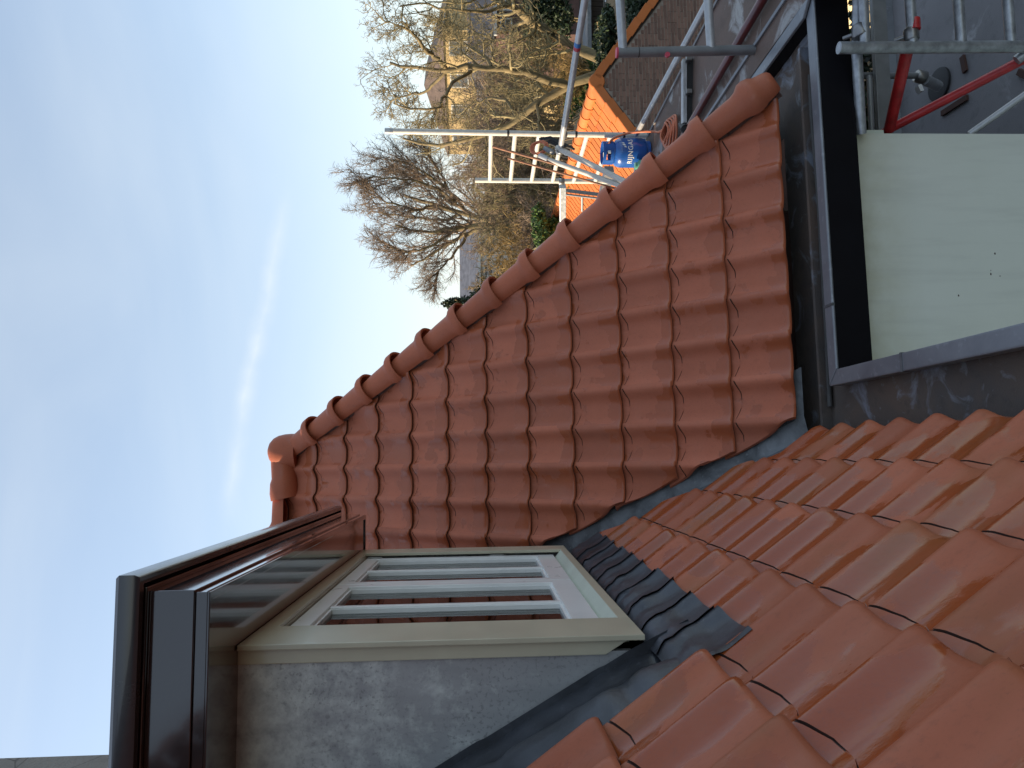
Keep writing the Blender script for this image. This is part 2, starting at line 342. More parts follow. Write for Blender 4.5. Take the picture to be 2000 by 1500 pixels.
# ------------------------------------------------------------------ roof tiles
TW, TG, TH = .2, .2856, .032          # cover width, gauge on the wing, height of the roll
YW, THW, S0, XK = 4.1018, .96963, -.28955, .95539
XN, THN, T0, YN, TGN = -.6911, 1.05937, 1.38726, 1.59526, .2779
def prof(a):                          # a 0..1 from the seam to the right
    d = (a-.92+.5) % 1.0 - .5                       # distance from the crest of the roll
    return TH*(.90*math.exp(-(d/(.20 if d < 0 else .15))**2) + .10*(.5+.5*math.cos(2*math.pi*d)))
def tile_bm(g, na=22, grooves=True):
    """one interlocking clay tile: local x across, y up the slope (tail at 0), z out of the roof; crest of the tail at z = 0"""
    L = g+.055; th = .012
    As = [-.012+(TW+.010+.012)*i/na for i in range(na+1)]
    Bs = [0, .004, .012, .024, .05, g*.5, 'lo', 'hi', 'hi2', 'lo2', L]; NOSE = {0: .0115, .004: .006, .012: .002}
    def gs(x):                         # line of the water bar just below the next course
        a = min(max(x/TW, 0.0), 1.0); e = min(a, 1-a)
        return g-.011-.030*min(1.0, e/.34)
    def rec(x):                        # depth of the recess behind it: two curved slots either side of the roll
        a = x/TW
        f1 = max(0.0, 1-abs(a-.16)/.17); f2 = max(0.0, min((a-.40)/.42, (.97-a)/.09))
        return .008*min(1.0, max(2.2*f1, 1.15*f2))
    SL = {'lo': 0, 'hi': .0008, 'hi2': 1, 'lo2': 2}
    def bb(x, b):
        if b not in SL: return b
        w = .0012 + .0035*max(0.0, min((x/TW-.45)/.45, 1.0))
        return gs(x) + (0 if b == 'lo' else .0008 if b == 'hi' else .0008+w if b == 'hi2' else .0018+w)
    def top(x, b_):
        b = bb(x, b_)
        a = x/TW
        z = prof(min(max(a, -.05), 1.04)) - TH
        if a > .93: z += .0032*min(1.0, (a-.93)/.03)              # side lap riding over the next tile
        if a < .02: z -= .0035
        z -= (.029)*(b/g)                                         # tail lifted on the course below
        z -= NOSE.get(b_, 0)
        if b_ in ('hi', 'hi2'): z -= rec(x)
        return z
    bm = bmesh.new(); T = []; B = []
    for b in Bs:
        T.append([bm.verts.new((x, bb(x, b), top(x, b))) for x in As]); B.append([bm.verts.new((x, bb(x, b), top(x, 0)-.008 if b == 0 else top(x, .024)-.016 if b in NOSE else top(x, .02 if b in NOSE else 'lo' if b == 'hi' else 'lo2' if b == 'hi2' else b)-th)) for x in As])
    nb = len(Bs)
    for j in range(nb-1):
        for i in range(na):
            ft = bm.faces.new((T[j][i], T[j][i+1], T[j+1][i+1], T[j+1][i]))
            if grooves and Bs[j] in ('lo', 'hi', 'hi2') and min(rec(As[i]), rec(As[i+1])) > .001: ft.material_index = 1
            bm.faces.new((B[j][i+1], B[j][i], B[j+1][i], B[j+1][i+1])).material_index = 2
    for i in range(na):
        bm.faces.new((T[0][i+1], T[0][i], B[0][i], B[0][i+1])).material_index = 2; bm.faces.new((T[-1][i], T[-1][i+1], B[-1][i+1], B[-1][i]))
    for j in range(nb-1):
        bm.faces.new((T[j][0], T[j+1][0], B[j+1][0], B[j][0])); bm.faces.new((T[j+1][-1], T[j][-1], B[j][-1], B[j+1][-1]))
    bm.normal_update(); return bm
def finish_bm(bm, name, mats, smooth=38):
    me = bpy.data.meshes.new(name); bm.to_mesh(me); bm.free()
    for m in mats: me.materials.append(m)
    me.polygons.foreach_set('use_smooth', [True]*len(me.polygons)); me.set_sharp_from_angle(angle=R(smooth)); me.update(); return me
def cut(bm, mat, planes):
    """cut a tile by world planes (point, normal): keeps the side the normal points away from"""
    inv = mat.inverted()
    for co, no in planes:
        lco = inv @ Vector(co); lno = (inv.to_3x3() @ Vector(no)).normalized()
        r = bmesh.ops.bisect_plane(bm, geom=bm.verts[:]+bm.edges[:]+bm.faces[:], plane_co=lco, plane_no=lno, clear_outer=True)
        ed = [e for e in r['geom_cut'] if isinstance(e, bmesh.types.BMEdge) and e.is_boundary]
        if ed:
            try: bmesh.ops.edgeloop_fill(bm, edges=ed)
            except Exception: pass
        if not bm.verts: return False
    return len(bm.faces) > 3
def side(mat, planes, g):
    """-1 all outside one plane, 1 all inside, 0 straddles"""
    res = 1
    for co, no in planes:
        d = [(mat @ Vector(p) - Vector(co)).dot(Vector(no)) for p in ((-.012, 0, 0), (TW+.01, 0, 0), (-.012, g+.055, 0), (TW+.01, g+.055, 0))]
        if min(d) > 0: return -1
        if max(d) > -.002: res = 0
    return res
def frame(o, a, b):
    a, b = Vector(a), Vector(b); c = a.cross(b)
    return Matrix(((a.x, b.x, c.x, o[0]), (a.y, b.y, c.y, o[1]), (a.z, b.z, c.z, o[2]), (0, 0, 0, 1)))
def jitter(mat, amt=1.0):
    r = random.gauss
    return mat @ Matrix.Translation((r(0, .0008)*amt, r(0, .0012)*amt, r(0, .0006)*amt)) @ Matrix.Rotation(r(0, .0022)*amt, 4, 'Z') @ Matrix.Rotation(r(0, .0025)*amt, 4, 'X')
def put_tile(root, base, mat, planes, g, mats, name='tile'):
    s = side(mat, planes, g)
    if s < 0: return None
    if s > 0: me = base
    else:
        bm = tile_bm(g)
        if not cut(bm, mat, planes): bm.free(); return None
        me = finish_bm(bm, name, mats)
    o = bpy.data.objects.new(name, me); col.objects.link(o); o.parent = root
    m = jitter(mat); m.translation = m.translation - Vector(wloc(root)); o.matrix_local = m
    return o
def tile_field(root, mats_, planes, g, mats, name):
    """tiles nobody sees singly: one joined part"""
    big = bmesh.new()
    for mat in mats_:
        s = side(mat, planes, g)
        if s < 0: continue
        bm = tile_bm(g, 10, False)
        if s == 0 and not cut(bm, mat, planes): bm.free(); continue
        loc = mat.copy(); loc.translation = loc.translation - Vector(wloc(root)); bm.transform(loc)
        tmp = bpy.data.meshes.new('tmp'); bm.to_mesh(tmp); bm.free(); big.from_mesh(tmp); bpy.data.meshes.remove(tmp)
    me = finish_bm(big, name, mats); o = link(name, me, root); o['kind'] = 'stuff'; return o

EAVE_Z = -1.4164
# --- wing roof
cw, sw = math.cos(THW), math.sin(THW); cn, sn_ = math.cos(THN), math.sin(THN)
RIDGE_Z = 1.425
def wingP(X, s, o=0.0): return Vector((X, YW+s*cw-o*sw, s*sw+o*cw))
HIP_LO, HIP_HI = wingP(1.80, EAVE_Z/sw), wingP(.075, RIDGE_Z/sw)
HIP_D = (HIP_HI-HIP_LO).normalized()
NW = Vector((0, -sw, cw))
def nearP(Y, tt, o=0.0): return Vector((XN+tt*cn+o*sn_, Y, -tt*sn_+o*cn))
NN = Vector((sn_, 0, cn))
# vertical plane holding the hip, and the valley line
hipn = Vector((HIP_D.x, HIP_D.y, 0)).normalized(); hipn = Vector((hipn.y, -hipn.x, 0))     # points to +x side
if hipn.x < 0: hipn = -hipn
def valley(Z): return Vector((XN-Z*cn/sn_, YW+Z*cw/sw, Z))
v0, v1 = valley(-1.5), valley(1.5); vd = (v1-v0).normalized(); vn = Vector((vd.y, -vd.x, 0)).normalized()
if vn.x > 0: vn = -vn                                                                       # points away from the wing (to -x)
wing = empty('tiled_roof', tuple(wingP(.9, EAVE_Z/sw)), 'far terracotta tiled roof slope with the stepped hip running down to the gutter corner', 'roof')
wm = [M['tile_wing'], M['groove'], M['tile_edge_shade']]
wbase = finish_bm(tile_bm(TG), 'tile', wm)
cutW = [(HIP_HI+hipn*(-.012), hipn), (v0+(-vn)*.052, vn), ((0, 0, RIDGE_Z-.005), (0, 0, 1))]
for i in range(-7, 6):
    for k in range(-5, 14):
        s = S0-TG*i; mat = frame(wingP(XK-TW*k, s), (1, 0, 0), (0, cw, sw))
        put_tile(wing, wbase, mat, cutW, TG, wm)
# deck under the tiles (closed body)
Zl = EAVE_Z-.02; OFF = -.085
yb = 6.02
pk = wingP(.075, RIDGE_Z/sw, OFF); A = wingP(1.78, EAVE_Z/sw+.015, OFF); B = wingP(-.7, EAVE_Z/sw+.015, OFF); rl = wingP(-1.7, RIDGE_Z/sw, OFF)
A2 = Vector((A.x-.02, yb, A.z)); B2 = Vector((B.x-1.0, yb, B.z)); B_ = Vector((B.x-1.0, B.y, B.z))
MB().add([A, B_, rl, pk, A2, B2], [(1,0,3,2), (0,4,3), (4,5,2,3), (0,1,5,4), (1,2,5)]).build('deck', M['deck'], wing)
# hip end: joined tiles, hardly in sight
e_x = Vector((0, 1, 0)); hb = Vector((HIP_HI.x-HIP_LO.x, 0, HIP_HI.z-HIP_LO.z)).normalized()
hm = []
for i in range(12):
    for k in range(21): hm.append(frame(Vector((HIP_LO.x, HIP_LO.y+.2*k-.1, HIP_LO.z)) + hb*(TG*i), (0, 1, 0), hb))
bh_ = Vector((HIP_HI.x-HIP_LO.x, HIP_HI.y-6.02, 0)).normalized(); hipn2 = Vector((bh_.y, -bh_.x, 0)); hipn2 = hipn2 if hipn2.x > 0 else -hipn2
tile_field(wing, hm, [(HIP_HI+hipn*.012, -hipn), (Vector((HIP_HI.x, HIP_HI.y, 0)) + hipn2*.012, -hipn2), ((0, 0, RIDGE_Z-.01), (0, 0, 1))], TG, wm, 'hip_end_tiles')

# --- hip and ridge tiles: half-round, tail flared into a collar
def ridge_bm(L, r0=.078, r1=.083, r2=.112, nose=False, n=20, th=.012, spread=100):
    bm = bmesh.new()
    # y runs up the slope, tail (collar) at y = 0
    st = [(0, r2-.003), (.004, r2), (.046, r2-.001), (.060, r2-.007), (.078, r1+.009), (.10, r1+.001), (L*.7, (r0+r1)/2), (L+.045, r0-.006)]
    if nose: st = [(-.085, .030), (-.083, .056), (-.074, .070), (-.055, .079), (-.028, .085), (-.006, .091), (.012, .105)] + [(.040, .113), (.066, .110), (.092, r1+.008), (.12, r1), (L*.7, (r0+r1)/2), (L+.045, r0-.006)]
    O, I = [], []
    for (y, r) in st:
        O.append([]); I.append([])
        for j in range(n+1):
            a = R(-spread+2*spread*j/n); ri = max(.003, r-th)
            O[-1].append(bm.verts.new((r*math.sin(a), y, r*math.cos(a)))); I[-1].append(bm.verts.new((ri*math.sin(a), y+(.004 if y == st[0][0] else 0), ri*math.cos(a))))
    k = len(st)
    for i in range(k-1):
        for j in range(n):
            bm.faces.new((O[i][j], O[i][j+1], O[i+1][j+1], O[i+1][j])); bm.faces.new((I[i][j+1], I[i][j], I[i+1][j], I[i+1][j+1]))
    for j in range(n):
        bm.faces.new((O[0][j+1], O[0][j], I[0][j], I[0][j+1])); bm.faces.new((O[-1][j], O[-1][j+1], I[-1][j+1], I[-1][j]))
    for i in range(k-1):
        bm.faces.new((O[i][0], O[i+1][0], I[i+1][0], I[i][0])); bm.faces.new((O[i+1][n], O[i][n], I[i][n], I[i+1][n]))
    bm.normal_update(); return bm
NHIP = hb.cross(Vector((0, 1, 0))); NHIP = NHIP if NHIP.z > 0 else -NHIP
hup = (NW+NHIP).normalized(); hup = (hup - HIP_D*hup.dot(HIP_D)).normalized(); hx = HIP_D.cross(hup).normalized()
hmats = [M['tile_hip']]
hbase = finish_bm(ridge_bm(.285), 'hip_tile', hmats, 42); hshort = finish_bm(ridge_bm(.12), 'hip_tile', hmats, 42); nbase = finish_bm(ridge_bm(.285, nose=True), 'hip_nose_tile', hmats, 42)
SP = .2835
L_h = (HIP_HI-HIP_LO).length; first = HIP_LO + HIP_D*.10
def put_ridge(me, name, o, x, d, tilt=.022):
    ob = bpy.data.objects.new(name, me); col.objects.link(ob); ob.parent = wing
    m = frame(o, x, d) @ Matrix.Rotation(-tilt, 4, 'X') @ Matrix.Rotation(random.gauss(0, .006), 4, 'Y') @ Matrix.Translation((random.gauss(0, .001), 0, 0))
    m.translation = m.translation - wloc(wing); ob.matrix_local = m; return ob
k = 0
while True:
    d = SP*k
    if d > L_h-.10: break
    put_ridge(nbase if k == 0 else hbase if d+.33 < L_h else hshort, 'hip_nose_tile' if k == 0 else 'hip_tile', first + HIP_D*d + hup*-.044, hx, HIP_D); k += 1
# mortar bedding under the hip
mb = MB()
for q in range(40):
    p = HIP_LO + HIP_D*(L_h*(q+.3)/40.0); 
    mb.beam(p+hup*-.065, p+HIP_D*(L_h/40*.98)+hup*-.065+hup*random.uniform(-.004, .004),   .105+random.uniform(-.008, .012), .05, up=hup)
mb.build('bedding', M['mortar'], wing)
# ridge running left from the peak
rbase = finish_bm(ridge_bm(.33), 'ridge_tile', hmats, 42)
rp = Vector((HIP_HI.x, HIP_HI.y, RIDGE_Z-.010))
for q in range(6):
    put_ridge(rbase, 'ridge_tile', rp + Vector((-.28-.33*q, 0, -.01)), (0, 1, 0), (-1, 0, 0), .012) if False else put_ridge(rbase, 'ridge_tile', rp + Vector((-.60-.33*q, 0, -.012)), (0, -1, 0), (1, 0, 0), .0)
# peak cap: a dome with a short skirt over both
pc = MB(); prof_c = [(.124, -.10), (.124, -.05), (.121, -.01), (.112, .03), (.094, .064), (.066, .089), (.032, .103), (.001, .107)]
pc.lathe((rp.x-.01, rp.y-.0, rp.z+.0), prof_c, 28)
pc.tube([rp+Vector((-.34, 0, -.02)), rp+Vector((-.30, 0, -.012)), rp+Vector((-.24, 0, -.012)), rp+Vector((-.20, 0, -.014)), rp+Vector((-.02, 0, 0))], [.100, .100, .098, .090, .088], 24)
pc.build('peak_cap', M['tile_hip'], wing, smooth=50)
# valley gutter of zinc
vg = MB(); cols_ = [(-.30, 0), (-.06, 0), (0, 1), (.06, 2), (.22, 2)]
def vpt(Z, j):
    p = valley(Z)
    if j < 2:  q = p + Vector((0, (-.42, -.07)[j], 0)); return Vector((q.x, q.y, q.z)) + NN*-.075
    if j == 2: return p + (NN+NW)*-.052
    q = p + Vector(((0, 0, 0, .05, .28)[j], 0, 0)); return q + NW*-.085
vg.grid(lambda a, b: vpt(a, b), [EAVE_Z-.02+(i/30)*2.9 for i in range(31)], [0, 1, 2, 3, 4])
vg.build('valley_gutter', M['zinc_valley'], wing, smooth=30)

# --- main roof in the foreground
near = empty('tiled_roof', tuple(nearP(1.5, 1.665)), 'near terracotta tiled roof slope filling the corner beside the dormer', 'roof')
nm = [M['tile_near'], M['groove'], M['tile_edge_shade']]
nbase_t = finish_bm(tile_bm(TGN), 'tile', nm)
MAIN_Z = 1.95; XR = XN-MAIN_Z*cn/sn_; YEND = 6.3
vnN = -vn
DY0, DY1 = 1.853, 3.70                 # dormer frame along y
far_tiles = []
for k in range(0, 13):
    tt = T0+TGN-TGN*k
    for n in range(-14, 11):
        y0 = YN-TW*n - .0
        mat = frame(nearP(y0, tt), (0, 1, 0), (-cn, 0, sn_))
        planes = [(valley(-1.0)+Vector((0, -.150, 0)), vnN), ((0, 0, MAIN_Z-.02), (0, 0, 1))]
        if k >= 4:
            if y0 > YN-.01 and y0 < 3.5:
                if y0+TW < 3.86: continue
            if y0 > 1.6 and y0 < 4: planes.append(((0, 3.80, 0), (0, -1, 0)))
        if y0 < -.55: continue
        if k <= 8: put_tile(near, nbase_t, mat, planes, TGN, nm)
        else: far_tiles.append((mat, planes))
big = bmesh.new()
for mat, planes in far_tiles:
    s = side(mat, planes, TGN)
    if s < 0: continue
    bm = tile_bm(TGN, 10, False)
    if s == 0 and not cut(bm, mat, planes): bm.free(); continue
    lm = mat.copy(); lm.translation = lm.translation - wloc(near); bm.transform(lm)
    tmp = bpy.data.meshes.new('tmp'); bm.to_mesh(tmp); bm.free(); big.from_mesh(tmp); bpy.data.meshes.remove(tmp)
o = link('upper_tiles', finish_bm(big, 'upper_tiles', nm), near); o['kind'] = 'stuff'
o_ = -.085
a = nearP(-2.2, 1.64, o_); b = nearP(YEND, 1.64, o_); c = Vector((XR+o_*sn_, YEND-.6, MAIN_Z+o_*cn)); d = Vector((c.x, -2.2, c.z)); e = Vector((2*c.x-a.x, -2.2, a.z)); f = Vector((e.x, YEND, a.z))
dh0 = nearP(DY0+.05, -.0, o_)
# slope with an opening where the dormer stands
def rp_(Y, tt): return nearP(Y, tt, o_)
tr_ = -MAIN_Z/sn_
q = MB()
for (ya, yb_, ta, tb) in ((-2.2, DY0+.03, 1.64, tr_), (DY0+.03, DY1-.03, 1.64, .47), (DY1-.03, YEND, 1.64, tr_), (DY0+.03, DY1-.03, -.75, tr_)):
    q.add([rp_(ya, ta), rp_(yb_, ta), rp_(yb_, tb), rp_(ya, tb)], [(0, 1, 2, 3)])
q.add([a, b, c, d, e, f], [(0, 4, 5, 1), (0, 3, 4), (1, 5, 2), (3, 2, 5, 4)])
q.build('deck', M['deck'], near)
for q_ in range(21):
    ob = bpy.data.objects.new('ridge_tile', rbase); col.objects.link(ob); ob.parent = near
    m = frame(Vector((XR, -2.1+.36*q_, MAIN_Z-.03)), (1, 0, 0), (0, 1, 0)); m.translation = m.translation - wloc(near); ob.matrix_local = m

# ------------------------------------------------------------------ dormer
XF = -.461
dor = empty('dormer', (XF, DY0, -.42), 'dormer window with cream frame, zinc side and dark brown flat roof', 'dormer')
SOF = .626
# zinc cheek, facing the camera
zr = lambda X: -(X-XN)*sn_/cn
MB().prism([(-.505, 1.874, SOF+.01), (-1.10, 1.874, SOF+.01), (-1.10, 1.874, SOF-.0), (-.505, 1.874, zr(-.505)-.05)], (0, .02, 0)).build('zinc_cheek', M['zinc_cheek'], dor, origin=(-.7, 1.874, .1))
MB().prism([(-.49, 3.69, SOF+.01), (-1.10, 3.69, SOF+.01), (-1.10, 3.69, SOF), (-.49, 3.69, zr(-.49)-.05)], (0, -.02, 0)).build('zinc_cheek', M['zinc_cheek'], dor)
# corner post on the cheek side, its foot cut to the roof slope
MB().prism([(XF-.012, 1.866, SOF), (-.512, 1.866, SOF), (-.512, 1.866, zr(-.512)+.008), (XF-.012, 1.866, zr(XF-.012)+.012)], (0, .05, 0)).build('corner_post', M['cream_paint'], dor, bevel=.002)
# front frame
FB, FT = -.412, .6235
fr = MB()
fr.box((XF-.014, DY0, FB), (XF, DY0+.205, FT)); fr.box((XF-.014, DY1-.15, FB), (XF, DY1, FT))
MB().box((XF-.014, DY0, FB), (XF, DY0+.2, FT)).build('frame_stile', M['cream_paint'], dor, bevel=.002)
MB().box((XF-.014, DY1-.15, FB), (XF, DY1, FT)).build('frame_stile', M['cream_paint'], dor, bevel=.002)
MB().box((XF-.0135, DY0+.2, FB), (XF-.0005, DY1-.15, FB+.032)).build('frame_rail', M['cream_paint'], dor, bevel=.002)
MB().box((XF-.0135, DY0+.2, .578), (XF-.0005, DY1-.15, FT)).build('frame_rail', M['cream_paint'], dor, bevel=.002)
OY0, OY1, OZ0, OZ1 = DY0+.2, DY1-.15, FB+.032, .578
MB().prism([(XF-.001, OY0, OZ0-.03), (XF-.001, OY0, OZ0-.001), (XF-.055, OY0, OZ0+.042), (XF-.07, OY0, OZ0+.042), (XF-.07, OY0, OZ0-.03)], (0, OY1-OY0, 0)).build('sill', M['skylit_paint'], dor)
MB().box((XF-.075, OY0-.05, OZ1), (XF-.0145, OY1+.05, OZ1+.03)).build('head', M['cream_paint'], dor)
# two casements, each with a glazing bar and two panes
XS = XF-.024; SZ0, SZ1 = OZ0+.038, OZ1-.004; mid_y = (OY0+OY1)/2+.03
for (ya, yb_) in ((OY0+.004, mid_y-.003), (mid_y+.003, OY1-.004)):
    sash = MB(); st = .052; br = .082; tr2 = .058
    ring = [((ya, SZ0), (yb_, SZ0), (yb_, SZ1), (ya, SZ1)), ((ya+st, SZ0+br), (yb_-st, SZ0+br), (yb_-st, SZ1-tr2), (ya+st, SZ1-tr2))]
    sash.add([(xx, yy, zz) for xx in (XS, XS-.04) for rr in ring for (yy, zz) in rr],
             [(j, (j+1) % 4, 4+(j+1) % 4, 4+j) for j in range(4)] + [(8+(j+1) % 4, 8+j, 12+j, 12+(j+1) % 4) for j in range(4)] +
             [((j+1) % 4, j, 8+j, 8+(j+1) % 4) for j in range(4)] + [(4+j, 4+(j+1) % 4, 12+(j+1) % 4, 12+j) for j in range(4)])
    so = sash.build('sash', M['white_paint'], dor, bevel=.0025)
    ym = (ya+yb_)/2
    MB().box((XS-.036, ym-.013, SZ0+br), (XS-.004, ym+.013, SZ1-tr2)).build('glazing_bar', M['white_paint'], so, bevel=.003)
    for (p0, p1) in ((ya+st, ym-.013), (ym+.013, yb_-st)):
        bd = MB(); zb0, zb1 = SZ0+br, SZ1-tr2
        for bx_ in (((XS-.026, p0, zb0), (XS-.010, p0+.009, zb1)), ((XS-.026, p1-.009, zb0), (XS-.010, p1, zb1)), ((XS-.0255, p0+.009, zb0), (XS-.0105, p1-.009, zb0+.009)), ((XS-.0255, p0+.009, zb1-.009), (XS-.0105, p1-.009, zb1))): bd.box(*bx_)
        bd.build('glazing_bead', M['white_paint'], so)
        MB().box((XS-.028, p0+.002, zb0+.002), (XS-.024, p1-.002, zb1-.002)).build('pane', M['glass'], so)
# hinge plates on the far casement
for z in (.50, -.10): MB().box((XS, OY1-.012, z), (XS+.006, OY1-.002, z+.07)).build('hinge', M['steel'], dor, bevel=.002)
# dark room behind the glass
MB().add([(-.56, DY0+.03, -.30), (-.56, DY1-.03, -.30), (-.56, DY1-.03, .6), (-.56, DY0+.03, .6), (-.66, DY0+.03, -.30), (-.66, DY1-.03, -.30), (-.98, DY1-.03, .6), (-.98, DY0+.03, .6)], [(4,7,6,5), (0,3,7,4), (1,5,6,2), (3,2,6,7)]).build('room_lining', M['room'], dor)
# flat roof with fascia, soffit and edge trim
FX, FY0, FY1, XB = -.287, 1.652, 3.80, -1.5
MB().add([(FX-.004, FY0+.004, SOF), (FX-.004, FY1-.004, SOF), (XB, FY1-.004, SOF), (XB, FY0+.004, SOF)], [(0, 3, 2, 1)]).build('soffit', M['soffit_gloss'], dor)
def fascia(z0, z1, o, name, mat, bev=.002):
    m = MB(); x, y0, y1 = FX+o, FY0-o, FY1+o
    m.prism([(x, y0, z0), (x, y1, z0), (XB, y1, z0), (XB, y1-.02, z0), (x-.02, y1-.02, z0), (x-.02, y0+.02, z0), (XB, y0+.02, z0), (XB, y0, z0)], (0, 0, z1-z0))
    return m.build(name, mat, dor, bevel=bev)
fascia(SOF-.006, .652, -.006, 'fascia_strip', M['brown_gloss']); fascia(.6525, .752, .0, 'fascia_board', M['brown_gloss'])
fascia(.7525, .7655, .011, 'drip_batten', M['brown_gloss'], .003)
m = MB(); pts = [(FX+.02, .756), (FX+.036, .757), (FX+.042, .766), (FX+.042, .800), (FX+.034, .810), (FX+.018, .812), (FX-.05, .792)]
for (p, z) in [(0, 0)]:
    ring = []
    for (xx, zz) in pts:
        o = xx-FX; ring.append([(XB, FY0-o, zz), (FX+o, FY0-o, zz), (FX+o, FY1+o, zz), (XB, FY1+o, zz)])
    vs = [v for r_ in ring for v in r_]; n_ = len(pts)
    m.add(vs, [(i*4+j, i*4+j+1, (i+1)*4+j+1, (i+1)*4+j) for i in range(n_-1) for j in range(3)])
m.build('edge_trim', M['roof_trim'], dor, smooth=35)
MB().add([(FX+.02, FY0-.02, .790), (FX+.02, FY1+.02, .790), (XB, FY1+.02, .790), (XB, FY0-.02, .790), (FX-.03, FY0+.03, .70), (FX-.03, FY1-.03, .70), (XB, FY1-.03, .70), (XB, FY0+.03, .70)], [(0, 1, 2, 3), (4, 7, 6, 5)]).build('roof_sheet', M['bitumen'], dor)
# lead apron dressed over the tiles below the sill: overlapping pieces
def nz_(p, s, seed=0):
    from mathutils import noise
    return noise.noise(Vector((p[0]*s+seed, p[1]*s, p[2]*s+seed*.37)))
def tile_h(Y): return prof((Y-YN)/TW) - TH
YA0, YA1 = 1.60, 3.56
npc = 10; wpc = (YA1-YA0)/npc
for q_ in range(npc):
    ya = YA1 - wpc*(q_+1) - (.012 if q_ < npc-1 else .035); yb2 = YA1 - wpc*q_ + .018
    us = [ya+(yb2-ya)*i/16 for i in range(17)]; js = [i/16 for i in range(17)]
    def ap(Y, v, q_=q_, ya=ya, yb2=yb2):
        tlow = .655 + .006*math.sin(q_*2.3); t_ = tlow - v*(tlow-.466)
        h = tile_h(Y)*.72*(1-.72*v) + .007 - .027*(.831-t_)/TGN - .010*v
        lap = (Y-ya)/(yb2-ya); h += .0035*max(0, .12-lap)/.12 + .002*(1-lap)
        crum = max(0.0, min(1.0, (v-.30)*3.0)); end = max(0.0, min(1.0, (1-v)*5))
        h += crum*end*(.008 + .016*abs(nz_((Y, v*.2, 0), 14, 3)) + .006*abs(nz_((Y, v*.25, 1), 30, 8))) + .0016*nz_((Y, t_, 2), 30)
        if q_ == npc-1: h -= .0115*max(0.0, 1-(Y-ya)/.06)
        p = nearP(Y, t_, h)
        return p
    m = MB(); m.grid(ap, us, js)
    m.grid(lambda Y, v: ap(Y, 0) + NN*(-.003*v) + Vector((0,0,0)), us, [0, 1])
    m.build('lead_piece', M['lead'], dor, smooth=60)
# lead soaker along the cheek: upstand, dark trough, then a broad sheet lapping under the tiles, in lengths
us = [.590-1.70*i/90 for i in range(91)]
js = [0, .05, .10, .14, .18, .23, .28, .33, .38, .44, .5, .57, .64, .72, .8, .9, 1.0]
laps = [.33, -.02, -.38, -.74]
def sk(tt, v):
    # v 0 at the cheek (top of the upstand) to 1 under the tiles
    Y = 1.868 - .285*max(0, (v-.14))/.86
    lap = sum(.004/(1+math.exp(-(tt-l_)/.004)) for l_ in laps)
    if v < .14: h = .008 - .026*(v/.14)
    else:
        w_ = (v-.14)/.86
        h = -.013 - .016*math.exp(-((w_-.22)/.12)**2) + .024*math.exp(-((w_-.66)/.24)**2)
        h += .014*nz_((Y*1.2, tt*.6, 4), 10, 2)*max(0, 1-w_*1.1) + .004*nz_((Y, tt, 5), 26, 7)
        for l_ in laps: h -= .014*math.exp(-((tt-l_-.03)/.022)**2)*math.exp(-((w_-.62)/.30)**2)
    return nearP(Y, tt, h - .010 - lap - .040*max(0.0, (tt-.42)/.17)*(1 if v >= .14 else .3))
m = MB(); m.grid(sk, us, js); m.build('lead_soaker', M['lead'], dor, smooth=60)

# ------------------------------------------------------------------ chimney
ch = empty('chimney', (-1.9, 3.9, .9), 'grey rendered chimney stack at the picture edge behind the dormer roof', 'chimney')
px = PY(120, 1476, 4.55)[0]
MB().box((px-.75, 3.9, .7), (px, 4.55, 4.0)).build('stack', M['render_plaster'], ch, bevel=.01)
MB().box((px-.79, 3.86, 4.0), (px+.04, 4.59, 4.1)).build('cap', M['render_plaster'], ch, bevel=.01)

# ------------------------------------------------------------------ box gutter and walls
gut = empty('gutter', (.2, 3.0, -1.56), 'grey lined box gutter with zinc capping turning the corner below both eaves', 'gutter')
GZ, CZ = -1.560, -1.495
YF0, YF1, XS0, XS1, XG0, XG1 = 2.885, 2.955, 1.965, 2.03, .280, .347
fl = MB()
def gfl(x, y): return Vector((x, y, GZ + .008*nz_((x, y, 0), 3) + .004*nz_((x, y, 0), 11)))
fl.grid(gfl, [-.25+i*.05 for i in range(12)], [-2+i*.15 for i in range(38)])
fl.grid(gfl, [.30+i*.06 for i in range(29)], [2.94+i*.05 for i in range(10)])
fl.grid(gfl, [1.60+i*.05 for i in range(9)], [3.39+i*.15 for i in range(19)])
fl.build('lining', M['gutter_felt'], gut, smooth=50)
# upstand and rolled edge against the wing eave
MB().box((.0, 3.075, GZ-.01), (1.9, 3.095, -1.515)).build('upstand', M['gutter_felt'], gut)
MB().tube([(x, 3.055+.004*math.sin(x*9), GZ+.012+.003*math.sin(x*5)) for x in np.linspace(.2, 1.75, 24)], .011, 8).build('lead_roll', M['lead_trough'], gut, smooth=60)
def cap_(name, poly, z0, z1): return MB().prism([(x, y, z0) for x, y in poly], (0, 0, z1-z0)).build(name, M['zinc_cap'], gut, bevel=.006)
cap_('capping', [(XG0, -2.0), (XG1, -2.0), (XG1, YF0), (XG0, YF0+.07)], CZ-.055, CZ)
cap_('capping', [(XG1+.001, YF0), (XS1, YF0), (XS0, YF1), (XG0+.001, YF1)], CZ-.012, CZ+.001)
cap_('capping', [(XS0, YF1+.001), (XS1, YF0+.001), (XS1, 6.1), (XS0, 6.1)], CZ+.0, CZ+.016)
for yy in (2.42,): MB().box((XG0-.001, yy, CZ-.05), (XG1+.0015, yy+.012, CZ+.0022)).build('solder_seam', M['zinc_valley'], gut)
for xx in (.62,): MB().box((xx, YF0-.001, CZ-.011), (xx+.012, YF1+.001, CZ+.0032)).build('solder_seam', M['zinc_valley'], gut)
MB().box((XG1-.01, YF0+.004, -1.655), (XS1-.004, YF0+.03, CZ-.0125)).build('black_fascia', M['black_board'], gut)
